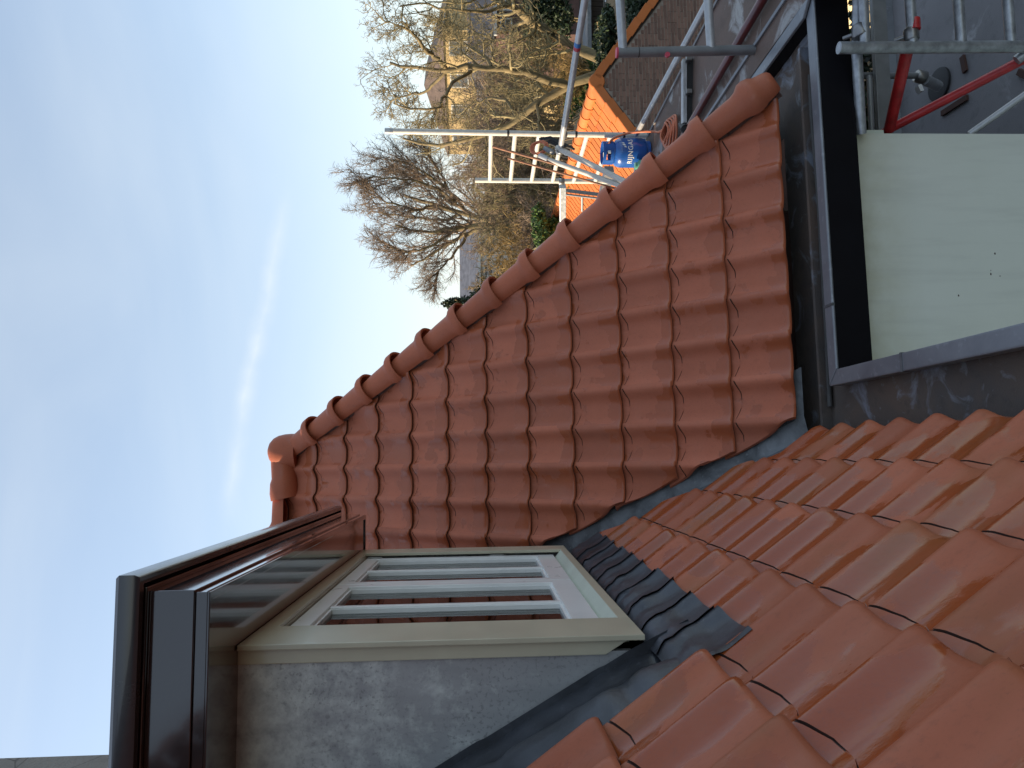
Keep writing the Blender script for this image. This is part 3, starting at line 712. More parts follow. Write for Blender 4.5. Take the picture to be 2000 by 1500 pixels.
MB().box((XG0+.01, -2, -1.64), (XG1-.008, YF0+.0, CZ-.0555)).build('black_fascia', M['black_board'], gut)
MB().box((XS0+.005, YF1+.002, -1.64), (XS1-.008, 6.1, CZ-.0005)).build('black_fascia', M['black_board'], gut)
MB().box((.25, YF0+.03, -1.645), (XS1-.006, 3.4, -1.635)).build('soffit_board', M['black_board'], gut)
hw = empty('house_wall', (.8, 2.95, -6.5), 'pale cream wall below the black gutter board', 'wall')
MB().box((.30, 2.957, -6.5), (1.42, 3.02, -1.645)).build('wall_face', M['cream_wall'], hw, origin=(.8, 2.957, -1.645))
MB().box((.05, -2, -6.5), (.299, 3.6, -1.62)).build('side_wall', M['cream_wall'], hw, origin=(.1, 0, -1.62))
MB().box((1.4205, 2.975, -1.83), (1.445, 3.02, -1.646)).build('wall_trim', M['skylit_paint'], hw)
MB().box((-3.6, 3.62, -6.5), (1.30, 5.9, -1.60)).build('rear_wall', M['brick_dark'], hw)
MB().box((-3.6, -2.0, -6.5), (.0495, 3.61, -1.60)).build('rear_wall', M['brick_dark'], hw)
for (x_, y_, w_, h_) in ((1872, 577, .010, .003), (1935, 535, .012, .003), (1953, 539, .004, .003), (1935, 528, .004, .002), (1943, 495, .011, .003)):
    p = PY(x_, y_, 2.956); MB().add([p+(-w_/2, 0, -h_), p+(w_*.2, 0, -h_*1.3), p+(w_/2, 0, 0), p+(0, 0, h_), p+(-w_*.4, 0, h_*.7), p+(0, -.002, 0)], [(0,1,5), (1,2,5), (2,3,5), (3,4,5), (4,0,5)]).build('dirt_fleck', M['groove'], hw)

# ------------------------------------------------------------------ flat roof to the right
FZ = -1.48
fr_ = empty('flat_roof', (2.4, 5, -6.5), 'stained brown grey felt flat roof between the hip and the brick gable', 'flat roof')
FLX = 2.80
m = MB(); m.grid(lambda x, y: Vector((x, y, FZ+.006*nz_((x, y, 0), 2.2)-.02*max(0, (x-2.4)))), [XS1-.002+i*.0407 for i in range(20)], [2.2+i*.13 for i in range(33)]); m.build('felt', M['flat_felt'], fr_, smooth=50, origin=(2.4, 4, FZ))
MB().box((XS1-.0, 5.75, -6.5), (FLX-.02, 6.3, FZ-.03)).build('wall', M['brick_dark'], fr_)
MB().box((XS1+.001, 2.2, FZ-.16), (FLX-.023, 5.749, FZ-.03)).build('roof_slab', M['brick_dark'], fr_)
MB().box((FLX-.022, 2.2, FZ-.14), (FLX+.0, 6.38, FZ+.004)).build('edge_board', M['lower_felt'], fr_)
MB().box((XS1, 6.31, FZ-.14), (FLX-.023, 6.37, FZ+.02)).build('edge_board', M['lower_felt'], fr_)
MB().box((2.150, 2.3, FZ-.002), (2.172, 5.4, FZ+.014)).build('seam_strip', M['zinc_cap'], fr_, bevel=.004)
tag(MB().tube([(2.30, 2.9, FZ+.035), (2.232, 4.9, FZ+.033)], .0245, 14).build('red_tube', M['dark_red'], smooth=60, origin=(2.25, 4, FZ)), 'dark red steel tube lying along the flat roof beside the hip', 'tube')
bar = empty('roof_bar', (2.6, 4.75, FZ), 'short grey metal rail with dark shade built under it, across the flat roof', 'rail')
b0, b1 = PZ(1336, 117, FZ+.05), PZ(1336, 242, FZ+.05)
MB().beam(b0, b1, .05, .03).build('rail', M['alu'], bar, bevel=.004); MB().beam(b0+(0, .01, -.045), b1+(0, .01, -.045), .07, .05).build('gap_shade', M['rubber'], bar)  # near-black box stands in for the shade in the gap under the rail
for f_ in (.04, .55): p = b0+(b1-b0)*f_; MB().box(p+(-.015, -.06, -.04), p+(.015, -.01, .0)).build('bracket', M['steel'], bar, bevel=.003)
# lower roof seen through the scaffold
lw = empty('lower_roof', (2.3, 4, -6.5), 'dark grey lower flat roof seen through the scaffold', 'flat roof')
MB().box((1.1, 2.2, -3.2), (4.6, 4.66, -3.0)).build('felt', M['lower_felt'], lw, origin=(2, 4, -3))
MB().box((1.1, 4.661, -3.3), (4.6, 4.76, -2.93)).build('edge_trim', M['zinc_cap'], lw, bevel=.006)
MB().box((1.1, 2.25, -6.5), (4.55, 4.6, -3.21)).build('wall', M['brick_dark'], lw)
p = PZ(1835, 165, -2.995)
MB().lathe((p[0], p[1], -3.02), [(.105, .0), (.105, .035), (.098, .037), (.001, .036)], 24).build('outlet', M['rubber'], lw, smooth=40)
for (xa, ya_, xb, yb2) in ((1880, 110, 1886, 140), (1840, 222, 1890, 190), (1990, 140, 2010, 150)):
    A_, B_2 = PZ(xa, ya_, -2.994), PZ(xb, yb2, -2.994); tag(MB().beam(A_, B_2, .035, .02).build('timber_scrap', M['groove']), {1880: 'short dark timber offcut beside the roof outlet', 1840: 'long dark offcut lying under the red brace', 1990: 'dark offcut at the edge of the lower roof'}[xa], 'offcut')
# dark ground plants glimpsed past the wall
def leaf_cloud(mb, c, rad, n, size, rs, flat=1.0):
    P = rs.normal(size=(n, 3)); P /= np.linalg.norm(P, axis=1)[:, None]; P *= (rs.random((n, 1))**.45)*np.array(rad); P += np.array(c)
    A = rs.normal(size=(n, 3)); A /= np.linalg.norm(A, axis=1)[:, None]; Bv = np.cross(A, rs.normal(size=(n, 3))); Bv /= np.linalg.norm(Bv, axis=1)[:, None]
    s_ = size*(.6+.8*rs.random((n, 1))); vs = np.stack([P-A*s_, P+Bv*s_*.45, P+A*s_, P-Bv*s_*.45], 1).reshape(-1, 3)
    mb.add(vs, [(4*i, 4*i+1, 4*i+2, 4*i+3) for i in range(n)])
m = MB(); leaf_cloud(m, (2.6, 5.3, -3.4), (1.3, .35, .7), 3500, .05, np.random.default_rng(3)); leaf_cloud(m, (1.8, 5.25, -3.2), (.6, .35, .8), 1500, .05, np.random.default_rng(4))
tag(m.build('shrub', M['leaf_dark']), 'dark ivy shrub in the gap below the black gutter board', 'shrub')

# ------------------------------------------------------------------ scaffolding
TR = .0245
def T(mb, p, q, r=TR, n=14): return mb.tube([p, q], r, n)
def clamp(p, parent, name='coupler', r=.04, ax=(0, 0, 1)):
    a_ = Vector(ax); m = MB(); p = Vector(p); m.tube([p-a_*.028, p-a_*.022, p+a_*.022, p+a_*.028], [r*.86, r, r, r*.86], 12); sidev = a_.orthogonal().normalized(); m.tube([p+sidev*r*.8, p+sidev*(r+.035)], .010, 8)
    return m.build(name, M['steel'], parent, smooth=50)
# far ladder frame on the flat roof
fa = empty('scaffold_frame', (2.82, 5.9, FZ), 'sunlit ladder frame of a scaffold standing behind the gas bottle', 'scaffold')
pr0, pr1 = PY(752, 256, 5.9), PY(1262, 265, 5.9); pr1[2] = FZ+.0
pl0, pl1 = PY(928, 352, 6.8), PY(1200, 356, 6.8)
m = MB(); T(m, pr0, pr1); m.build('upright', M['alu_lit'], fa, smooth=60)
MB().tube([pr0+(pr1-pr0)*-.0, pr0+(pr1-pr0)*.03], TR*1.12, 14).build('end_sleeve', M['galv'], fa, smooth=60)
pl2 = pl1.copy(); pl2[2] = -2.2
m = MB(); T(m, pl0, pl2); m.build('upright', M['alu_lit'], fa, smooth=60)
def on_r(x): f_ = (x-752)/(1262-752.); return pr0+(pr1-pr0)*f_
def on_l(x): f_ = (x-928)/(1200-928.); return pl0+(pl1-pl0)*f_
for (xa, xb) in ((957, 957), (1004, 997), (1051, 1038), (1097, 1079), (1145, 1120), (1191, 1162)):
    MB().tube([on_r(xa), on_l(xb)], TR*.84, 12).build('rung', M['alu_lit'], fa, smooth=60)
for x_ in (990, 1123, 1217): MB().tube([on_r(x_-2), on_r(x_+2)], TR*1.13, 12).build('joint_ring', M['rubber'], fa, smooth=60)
clamp(on_r(1098), fa); clamp(on_l(1096), fa, r=.034)
# long guard rail tube with tape
gr_ = empty('guard_tube', tuple(PY(1100, 290, 5.75)), 'long pale scaffold tube with blue and red tape marks crossing the bare trees', 'tube')
ga, gb = PY(1094, 296, 5.75), PY(1149, -40, 4.25)
def gp(f_): return ga+(gb-ga)*f_
ff = lambda y: (1/ (1 + ( (y+40)/(296-y) )*5.75/4.25)) if y < 296 else 0
MB().tube([ga, gb], TR, 14).build('tube', M['alu'], gr_, smooth=60)
for (ya_, yb2, mt) in ((97, 90, 'tape_red'), (90, 82, 'tape_blue')):
    def inv(y):
        lo, hi = 0.0, 1.0
        for _ in range(40):
            md = (lo+hi)/2; P_ = gp(md); r_ = P_@rt; d_ = P_@fw; yy = 750-F*r_/d_
            if yy > y: lo = md
            else: hi = md
        return lo
    MB().tube([gp(inv(ya_)), gp(inv(yb2))], TR*1.04, 14).build('tape_band', M[mt], gr_, smooth=60)
clamp(gp(.01), gr_, ax=tuple(Vector(gb-ga).normalized()))
# diagonal brace on the flat roof
tag(MB().tube([PY(1243, 262, 5.8), PY(1396, -22, 3.75)], TR*.9, 14).build('diagonal_brace', M['alu'], smooth=60), 'pale diagonal scaffold brace in front of the brick gable', 'tube')
# right hand frame
ra_ = empty('scaffold_frame', (2.13, 3.5, FZ), 'grey scaffold upright with two side rungs rising behind the gutter corner', 'scaffold')
u0, u1 = PY(1204, 103, 3.5), PY(1500, 97, 3.5); u1 = u0+(u1-u0)*((FZ-u0[2])/(u1[2]-u0[2]))
MB().tube([u0, u1], TR*1.06, 16).build('upright', M['rail_grey'], ra_, smooth=60)
MB().tube([u0+(0, 0, .002), u0+(0, 0, -.008)], TR*1.10, 16).build('end_cap', M['red_sticker'], ra_, smooth=60)
MB().tube([u0+(u1-u0)*.155, u0+(u1-u0)*.16], TR*1.10, 16).build('joint_ring', M['rubber'], ra_, smooth=60)
sp_ = PY(1304, 106, 3.474); MB().tube([sp_+(0, -.001, 0), sp_+(0, .012, 0)], .0135, 16).build('round_sticker', M['red_sticker'], ra_)
for x_ in (1217, 1389): a1 = PY(x_, 100, 3.5); a2 = PY(x_-8, -30, 3.42); MB().tube([a1, a2], TR*.95, 14).build('rung', M['alu'], ra_, smooth=60)
# lower frame in front of the wall
lf = empty('scaffold_frame', (1.7, 2.75, -3.0), 'galvanised scaffold frame with red braces at the foot of the picture edge', 'scaffold')
c0, c1 = PY(1638, 93.5, 2.75), PY(2060, 87, 2.75); c1[2] = -3.0
MB().tube([c0, c1], TR*1.02, 16).build('upright', M['galv'], lf, smooth=60)
for (xa, xb) in ((1690, 1685), (1783, 1776), (1878, 1870), (1975, 1966)):
    MB().tube([PY(xa, 90, 2.75), PY(xb, -25, 2.72)], TR*.86, 14).build('rung', M['galv'], lf, smooth=60)
MB().tube([PY(1676, -25, 2.78), PY(1673, 90, 2.80), PY(1682, 262, 2.93)], TR*.9, 14).build('rail', M['galv'], lf, smooth=60)
MB().tube([PY(1650, -25, 2.9), PY(1652, 88, 2.9)], .006, 8).build('wire', M['rubber'], lf)
clamp(PY(1681, 62, 2.76), lf, r=.036, ax=(1, 0, 0)); clamp(PY(1780, 68, 2.75), lf, r=.030, ax=(1, 0, 0))
MB().tube([PY(1786, 38, 2.735), PY(1787, 58, 2.735)], TR*.92, 12).build('red_sleeve', M['red_paint'], lf, smooth=60)
MB().tube([PY(1737, 252, 3.15), PY(1772, 98, 2.80)], .0255, 14).build('red_brace', M['red_paint'], lf, smooth=60)
MB().tube([PY(1722, 262, 3.2), PY(1745, 248, 3.15), PY(2030, 100, 2.8)], .021, 14).build('red_brace', M['red_paint'], lf, smooth=60)
MB().tube([PY(1985, 118, 2.80), PY(2030, 82, 2.75)], .0225, 14).build('brace_end', M['galv'], lf, smooth=60)
MB().tube([PY(1893, 262, 3.05), PY(2020, 172, 2.9)], .015, 12).build('thin_brace', M['alu'], lf, smooth=60)
MB().tube([PY(1645, 148, 3.35), PY(1790, 148, 3.5)], .016, 12).build('toe_bar', M['rail_grey'], lf, smooth=60)
MB().tube([PY(1645, 146, 3.35), PY(1652, 262, 3.3)], .009, 10).build('toe_bar', M['rail_grey'], lf, smooth=60)
MB().tube([PY(1698, 150, 3.3), PY(1703, 262, 3.2)], .014, 12).build('toe_bar', M['rail_grey'], lf, smooth=60)
clamp(PY(1798, 150, 3.5), lf, r=.034, ax=(.3, 0, .95)); MB().beam(PY(1793, 168, 3.4), PY(1798, 180, 3.4), .03, .02).build('clip', M['bottle_white'], lf)
MB().tube([PY(1805, 155, 3.5), PY(1832, 168, 3.75)], .028, 14).build('foot_tube', M['galv'], lf, smooth=60)
tb = [PY(1712, -30, 3.4), PY(1728, 262, 3.3)]; MB().beam(tb[0], tb[1], .03, .075).build('toe_board', M['rail_grey'], lf, bevel=.003)
# leaning tubes and poles behind the hip
for (q0, q1, r_, mt, nm_, lb) in (
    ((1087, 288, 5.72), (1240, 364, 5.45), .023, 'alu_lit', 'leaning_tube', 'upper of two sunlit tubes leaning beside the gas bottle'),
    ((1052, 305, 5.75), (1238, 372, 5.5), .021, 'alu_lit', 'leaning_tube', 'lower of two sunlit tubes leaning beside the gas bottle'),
    ((962, 286, 5.82), (1090, 322, 5.7), .0105, 'wood_pole', 'wooden_pole', 'brown pole whose tip rests on the top ladder rung'),
    ((992, 309, 5.84), (1212, 371, 5.6), .0085, 'wood_pole', 'wooden_pole', 'thin brown pole reaching down to the hip tiles')):
    tag(MB().tube([PY(*q0), PY(*q1)], r_, 14).build(nm_, M[mt], smooth=60), lb, 'pole' if 'pole' in nm_ else 'tube')
MB().tube([PY(1054, 304, 5.735), PY(1070, 311, 5.72)], .027, 14).build('sleeve_tmp', M['alu'], None, smooth=60)
o = bpy.data.objects['sleeve_tmp']; o.name = 'tube_sleeve'; tag(o, 'short grey sleeve capping the lower leaning tube', 'sleeve')
# cable bundle hung on the ladder
cb = empty('cable_bundle', tuple(PY(1060, 285, 5.8)), 'black and orange cables bundled on the ladder rung', 'cable')
rs = np.random.default_rng(5)
for q_ in range(3):
    c = PY(1050, 290, 5.78); pts = [Vector(c)+Vector((.055*math.cos(a)+rs.normal()*.004, .03*math.sin(a)-.02, .05*math.sin(a)*1.2-.012*q_)) for a in np.linspace(0, 2*math.pi, 18)]
    MB().tube(pts, .0085, 8).build('orange_loop', M['hose_orange'], cb, smooth=60)
for q_ in range(4):
    pts = [PY(1053+q_*3, 272+q_*3, 5.83), PY(1075, 268+q_*4, 5.8), PY(1100, 280+q_*4, 5.78), PY(1122-q_*4, 292-q_*3, 5.76)]
    MB().tube(pts, .011+.004*(q_ == 1), 8).build('black_cable', M['rubber'], cb, smooth=60)
MB().tube([PY(1063, 289, 5.72), PY(1078, 296, 5.70), PY(1083, 300, 5.7)], [.020, .024, .010], 12).build('plug', M['rail_grey'], cb, smooth=50)
# gas bottle
gb0 = PZ(1266, 303, FZ); gx, gy = gb0[0]+.01, gb0[1]-.02
bt = empty('gas_bottle', (gx, gy, FZ), 'blue gas bottle with white lettering standing on the flat roof', 'gas bottle')
H = .42
MB().lathe((gx, gy, FZ), [(.090, 0), (.090, .035), (.118, .045), (.124, .07), (.124, .25), (.120, .272), (.106, .298), (.080, .318), (.050, .328), (.001, .330)], 36).build('body', M['bottle_blue'], bt, smooth=40)
MB().lathe((gx, gy, FZ), [(.096, 0), (.100, .002), (.100, .04), (.096, .042)], 30).build('foot_ring', M['bottle_blue'], bt, smooth=40)
# collar guard with hand openings
co = MB(); n_ = 40
for (z0, z1, gaps) in ((.318, .345, []), (.345, .385, [(R(-150), R(-112)), (R(-60), R(-20)), (R(60), R(120))]), (.385, .412, [])):
    for j in range(n_):
        a0, a1 = -math.pi+2*math.pi*j/n_, -math.pi+2*math.pi*(j+1)/n_
        if any(g0 <= (a0+a1)/2 <= g1 for g0, g1 in gaps): continue
        vs = [(gx+r_*math.cos(a), gy+r_*math.sin(a), FZ+z) for r_ in (.098, .090) for a in (a0, a1) for z in (z0, z1)]
        co.add(vs, [(0,2,3,1), (4,5,7,6), (0,1,5,4), (2,6,7,3), (1,3,7,5), (0,4,6,2)])
co.build('collar', M['bottle_blue'], bt, smooth=30)
MB().lathe((gx, gy, FZ+.325), [(.018, 0), (.018, .03), (.012, .032), (.012, .05), (.022, .052), (.022, .066), (.001, .067)], 16).build('valve', M['steel'], bt, smooth=40)
MB().box((gx-.045, gy-.100, FZ+.352), (gx-.022, gy-.094, FZ+.375)).build('tag_label', M['bottle_white'], bt, bevel=.002)
MB().box((gx+.03, gy-.06, FZ+.345), (gx+.065, gy-.03, FZ+.385)).build('regulator', M['hose_orange'], bt, bevel=.006)
# lettering wrapped on the shell
fc = bpy.data.curves.new('lettering', 'FONT'); fc.body = 'RIJNGAS'; fc.size = .058; fc.align_x = 'CENTER'; fc.extrude = .0; fc.space_character = 1.08; fc.offset = .0008
fo = bpy.data.objects.new('tmp_text', fc); col.objects.link(fo); dg = bpy.context.evaluated_depsgraph_get(); tm = bpy.data.meshes.new_from_object(fo.evaluated_get(dg)); bpy.data.objects.remove(fo)
ang0 = math.atan2(-gy, -gx)+.15
def wrap(me, z, rr=.1252):
    bm = bmesh.new(); bm.from_mesh(me); bmesh.ops.subdivide_edges(bm, edges=[e for e in bm.edges if e.calc_length() > .02], cuts=2, use_grid_fill=True)
    for v_ in bm.verts:
        a = ang0 + v_.co.x/.124; v_.co = Vector((rr*math.cos(a), rr*math.sin(a), z+v_.co.y))
    bm.normal_update(); bm.to_mesh(me); bm.free(); return me
tm = wrap(tm, .165); ob = link('lettering', tm, bt, [M['bottle_white']])
lg = MB()
for k_, (dx, dz, h_) in enumerate(((-.018, 0, .03), (0, .008, .036), (.018, .016, .03))):
    x0 = dx+.055; lg.add([(x0-.008, dz+.0, 0), (x0+.004, dz+.012, 0), (x0+.004, dz+.012+h_*.6, 0), (x0-.008, dz+h_*.6, 0)], [(0, 1, 2, 3)])
lm = lg.mesh('logo'); lm = wrap(lm, .215); link('logo', lm, bt, [M['bottle_white']])
# gas hose: from the regulator over the shoulder and into a coil on the roof
hs = empty('gas_hose', (gx+.15, gy-.3, FZ), 'orange gas hose running from the bottle into a coil on the flat roof', 'hose')
pts = [Vector((gx+.045, gy-.045, FZ+.365)), Vector((gx+.085, gy-.09, FZ+.33)), Vector((gx+.115, gy-.13, FZ+.22)), Vector((gx+.105, gy-.19, FZ+.08)), Vector((gx+.06, gy-.28, FZ+.015)), Vector((gx+.0, gy-.40, FZ+.012)), Vector((gx-.05, gy-.55, FZ+.012))]
fine_ = []
for i in range(len(pts)-1):
    p0, p1, p2, p3 = pts[max(i-1, 0)], pts[i], pts[i+1], pts[min(i+2, len(pts)-1)]
    for k_ in range(8):
        u = k_/8; fine_.append(.5*((2*p1)+(p2-p0)*u+(2*p0-5*p1+4*p2-p3)*u*u+(-p0+3*p1-3*p2+p3)*u**3))
MB().tube(fine_, .0095, 10).build('hose', M['hose_orange'], hs, smooth=60)
cc = PZ(1312, 262, FZ+.02)
for q_ in range(5):
    MB().tube([Vector(cc)+Vector(((.115-.012*q_)*math.cos(a), (.16-.018*q_)*math.sin(a)-.02, .008+.013*q_+.006*math.sin(3*a+q_))) for a in np.linspace(0, 2*math.pi, 30)], .0085, 8, caps=False).build('coil', M['hose_orange'], hs, smooth=60)
tag(MB().tube([PZ(1330, 243, FZ+.03), PZ(1338, 252, FZ+.07), PZ(1345, 262, FZ+.04), PZ(1350, 250, FZ+.03)], [.022, .03, .026, .012], 10).build('burner_grip', M['rubber'], smooth=50), 'black burner handle beside the orange hose coil', 'tool')
tag(MB().lathe((gx-.16, gy-.10, FZ), [(.05, 0), (.052, .10), (.044, .12), (.03, .13), (.03, .15), (.001, .152)], 20).build('green_can', NT('can_green').set(Base_Color=(.10, .30, .22), Roughness=.4).m, smooth=40), 'small pale green can half hidden between the bottle and the hip', 'can')

# ------------------------------------------------------------------ brick gable house with orange roof
GY = 12.0; ap_ = PY(1168, 162, GY); AX, AZ = ap_[0], ap_[2]; GS = .74             # apex, slope
bh = empty('brick_house', (AX, GY, -6.5), 'brown brick gable with sunlit orange tiled roof and round ridge end', 'house')
LEN = 8.6; HALF = 2.35
def gz(dx): return AZ - abs(dx)*GS
MB().prism([(AX-HALF, GY, -6.5), (AX+HALF, GY, -6.5), (AX+HALF, GY, gz(HALF)-.02), (AX, GY, AZ-.02), (AX-HALF, GY, gz(HALF)-.02)], (0, LEN, 0)).build('wall', M['brick_joint'], bh, origin=(AX, GY, -4))
bricks = []; hb_, lb_ = .062, .22
z = AZ-.10; row = 0
while z > AZ-2.9:
    half_w = min(HALF, (AZ-z-.07)/GS); x0 = -HALF - (row % 2)*lb_/2
    xx = x0
    while xx < HALF:
        l = lb_ if (row % 3 or random.random() > .3) else lb_/2
        a, b = max(xx, -half_w+.03), min(xx+l-.012, half_w-.03)
        if b-a > .03: bricks.append((a, b, z))
        xx += l
    z -= hb_; row += 1
wall_part = [c for c in bh.children if c.name.startswith('wall')][0]
def seen(b):      # rank by nearness to the part of the gable that shows
    cx, cz = (b[0]+b[1])/2, b[2]-AZ; return abs(cx-.15)*1.0 + abs(cz+.75)*.9
bricks.sort(key=seen); rest = MB(); bmesh_cache = {}
for i_, (a, b, z) in enumerate(bricks):
    if i_ < 300:
        key = round(b-a, 2)
        if key not in bmesh_cache: bmesh_cache[key] = MB().box((-key/2, -.008, -.025), (key/2, .01, .025)).mesh('brick')
        if not bmesh_cache[key].materials: bmesh_cache[key].materials.append(M['brick'])
        o = bpy.data.objects.new('brick', bmesh_cache[key]); col.objects.link(o); o.parent = wall_part; o.location = Vector((AX+(a+b)/2, GY-random.uniform(0, .004), z)) - wloc(wall_part)
    else: rest.box((AX+a, GY-.008, z-.025), (AX+b, GY+.01, z+.025))
o = rest.build('bricks', M['brick'], wall_part); o['kind'] = 'stuff'
# orange pantiles on the sunny slope
def pan_bm(w, g):
    m = MB(); n = 8; us = [i/n for i in range(n+1)]
    h = lambda u: .030*(.5+.5*math.cos(2*math.pi*(u-.12)))+(.012 if u > .95 else 0)
    m.grid(lambda u, v: Vector((u*w*1.04, v*(g+.05), h(u)+.026*(1-v))), us, [0, .5, 1]); m.grid(lambda u, v: Vector((u*w*1.04, 0, h(u)+.026-.020*v)), us, [1, 0]); return m
pw, pg = .225, .30
pme = pan_bm(pw, pg).mesh('tile', smooth=40); pme.materials.append(M['tile_orange'])
sl = Vector((1, 0, GS)).normalized(); roof = MB()
roof.prism([(AX-HALF-.25, GY-.03, gz(HALF+.25)-.03), (AX, GY-.03, AZ-.03), (AX+HALF+.25, GY-.03, gz(HALF+.25)-.03), (AX+HALF+.25, GY-.03, gz(HALF+.25)+.02), (AX, GY-.03, AZ+.02), (AX-HALF-.25, GY-.03, gz(HALF+.25)+.02)], (0, LEN+.06, 0))
rf = roof.build('roof', M['deck'], bh)
yvec = Vector((0, -1, 0))
for r_ in range(8):
    for c_i in range(37):
        base_p = Vector((AX, GY+.22+c_i*pw+pw, AZ+.03)) - sl*(pg*(r_+1)+.02)
        o = bpy.data.objects.new('tile', pme); col.objects.link(o); o.parent = rf
        mt = frame(base_p, yvec, sl) @ Matrix.Rotation(random.gauss(0, .006), 4, 'Z') @ Matrix.Rotation(random.gauss(0, .008), 4, 'X'); mt.translation = mt.translation - wloc(rf); o.matrix_local = mt
        # c = a x b must point out of the roof
# moss line under the ridge
ms_ = MB()
for q_ in range(120):
    p = Vector((AX, GY+.15+random.random()*LEN*.95, AZ+.055)) - sl*random.uniform(.08, .18); s0_ = random.uniform(.012, .035); ms_.lathe((p.x, p.y, p.z), [(s0_, 0), (s0_*.8, s0_*.5), (.001, s0_*.8)], 6)
o = ms_.build('moss', M['moss'], rf); o['kind'] = 'stuff'
# verge tiles on both gable edges, ridge with round end
for sgn in (-1, 1):
    d_ = Vector((sgn, 0, -GS)).normalized(); up_ = Vector((GS*sgn, 0, 1)).normalized()
    for q_ in range(8):
        p0 = Vector((AX+sgn*.05, GY-.06, AZ+.02)) + d_*(.34*q_+.02); p1 = p0 + d_*.35
        m = MB(); m.beam(p0+up_*.025, p1+up_*.045, .03, .15, up=up_); m.beam(p0+up_*.095+Vector((0, .1, 0)), p1+up_*.115+Vector((0, .1, 0)), .20, .022, up=up_)
        m.build('verge_tile', M['tile_orange'], rf, bevel=.004)
for q_ in range(22):
    m = MB(); y0 = GY-.02+q_*.39; m.tube([(AX, y0, AZ+.03), (AX, y0+.05, AZ+.03), (AX, y0+.06, AZ+.028), (AX, y0+.41, AZ+.025)], [.135, .135, .12, .118], 16); m.build('ridge_tile', M['tile_orange'], rf, smooth=40)
MB().tube([(AX, GY-.075, AZ+.03), (AX, GY-.06, AZ+.03), (AX, GY-.021, AZ+.03)], [.13, .147, .147], 24).build('ridge_end', M['tile_orange'], rf, smooth=30)
# roof guard rail box beyond (grey)
gd = empty('guard_rail', tuple(PY(1100, 400, 9.2)), 'grey box beam with thin metal rails in front of the orange roof', 'rail')
MB().beam(PY(1099, 362, 9.0), PY(1099, 446, 9.6), .12, .085).build('beam', M['galv'], gd, bevel=.006)
for (a, b, r_) in (((1106, 372, 9.05), (1172, 380, 9.05), .024), ((1106, 380, 9.05), (1172, 388, 9.05), .014), ((1137, 384, 9.1), (1137, 412, 9.3), .018)): MB().tube([PY(*a), PY(*b)], r_, 10).build('rail', M['rail_grey'], gd, smooth=60)
MB().beam(PY(1190, 330, 7.4), PY(1176, 395, 7.8), .1, .10).build('dark_box', M['lower_felt'], gd)

# ------------------------------------------------------------------ trees
def ring_mesh(groups):
    """groups: list of (P (N,k,3), R (N,k), sides) -> verts, faces"""
    V, Fc, n0 = [], [], 0
    for P, Rr, sd in groups:
        N, k, _ = P.shape
        T_ = np.empty_like(P); T_[:, 1:-1] = P[:, 2:]-P[:, :-2]; T_[:, 0] = P[:, 1]-P[:, 0]; T_[:, -1] = P[:, -1]-P[:, -2]
        T_ /= np.maximum(np.linalg.norm(T_, axis=2, keepdims=True), 1e-9)
        ref = np.where(np.abs(T_[..., 2:3]) < .9, np.array([0, 0, 1.0]), np.array([1.0, 0, 0])); X = np.cross(T_, ref); X /= np.maximum(np.linalg.norm(X, axis=2, keepdims=True), 1e-9); Y = np.cross(T_, X)
        an = 2*np.pi*np.arange(sd)/sd; C = np.cos(an)[None, None, :, None]; S = np.sin(an)[None, None, :, None]
        V.append((P[:, :, None, :] + (X[:, :, None, :]*C + Y[:, :, None, :]*S)*Rr[:, :, None, None]).reshape(-1, 3))
        idx = (n0 + np.arange(N*k*sd)).reshape(N, k, sd); a = idx[:, :-1]; b = idx[:, 1:]
        Fc.append(np.stack([a, np.roll(a, -1, 2), np.roll(b, -1, 2), b], -1).reshape(-1, 4)); n0 += N*k*sd
    return np.concatenate(V), np.concatenate(Fc)
def np_obj(name, groups, mat, parent, smooth=True):
    V, Fc = ring_mesh(groups); base = np.array(wloc(parent)); me = bpy.data.meshes.new(name)
    me.vertices.add(len(V)); me.vertices.foreach_set('co', (V-base).astype(np.float32).ravel())
    me.loops.add(len(Fc)*4); me.loops.foreach_set('vertex_index', Fc.astype(np.int32).ravel())
    me.polygons.add(len(Fc)); me.polygons.foreach_set('loop_start', np.arange(0, len(Fc)*4, 4, dtype=np.int32)); me.polygons.foreach_set('loop_total', np.full(len(Fc), 4, dtype=np.int32))
    me.polygons.foreach_set('use_smooth', np.ones(len(Fc), dtype=bool)); me.update(calc_edges=True); me.validate(); me.materials.append(mat)
    o = link(name, me, parent); return o
def unit(a): return a/np.maximum(np.linalg.norm(a, axis=-1, keepdims=True), 1e-9)
def sprout(rs, P, Rr, n, tlo, thi, ang, lr, rr, L0):
    """child starts along parent polylines"""
    N, k, _ = P.shape; pi = np.repeat(np.arange(N), n); f_ = rs.uniform(tlo, thi, len(pi))*(k-1.001); i0 = f_.astype(int); fr = (f_-i0)[:, None]
    p = P[pi, i0]*(1-fr)+P[pi, i0+1]*fr; tan = unit(P[pi, i0+1]-P[pi, i0]); rad = (Rr[pi, i0]*(1-fr[:, 0])+Rr[pi, i0+1]*fr[:, 0])
    perp = unit(np.cross(tan, rs.normal(size=tan.shape))); a = np.radians(rs.uniform(ang[0], ang[1], len(pi)))[:, None]
    d = unit(tan*np.cos(a)+perp*np.sin(a)); L = L0[pi]*rs.uniform(lr[0], lr[1], len(pi))*(1.1-.5*f_/(k-1)); return p, d, L, np.minimum(rad*rr, rad*.95)
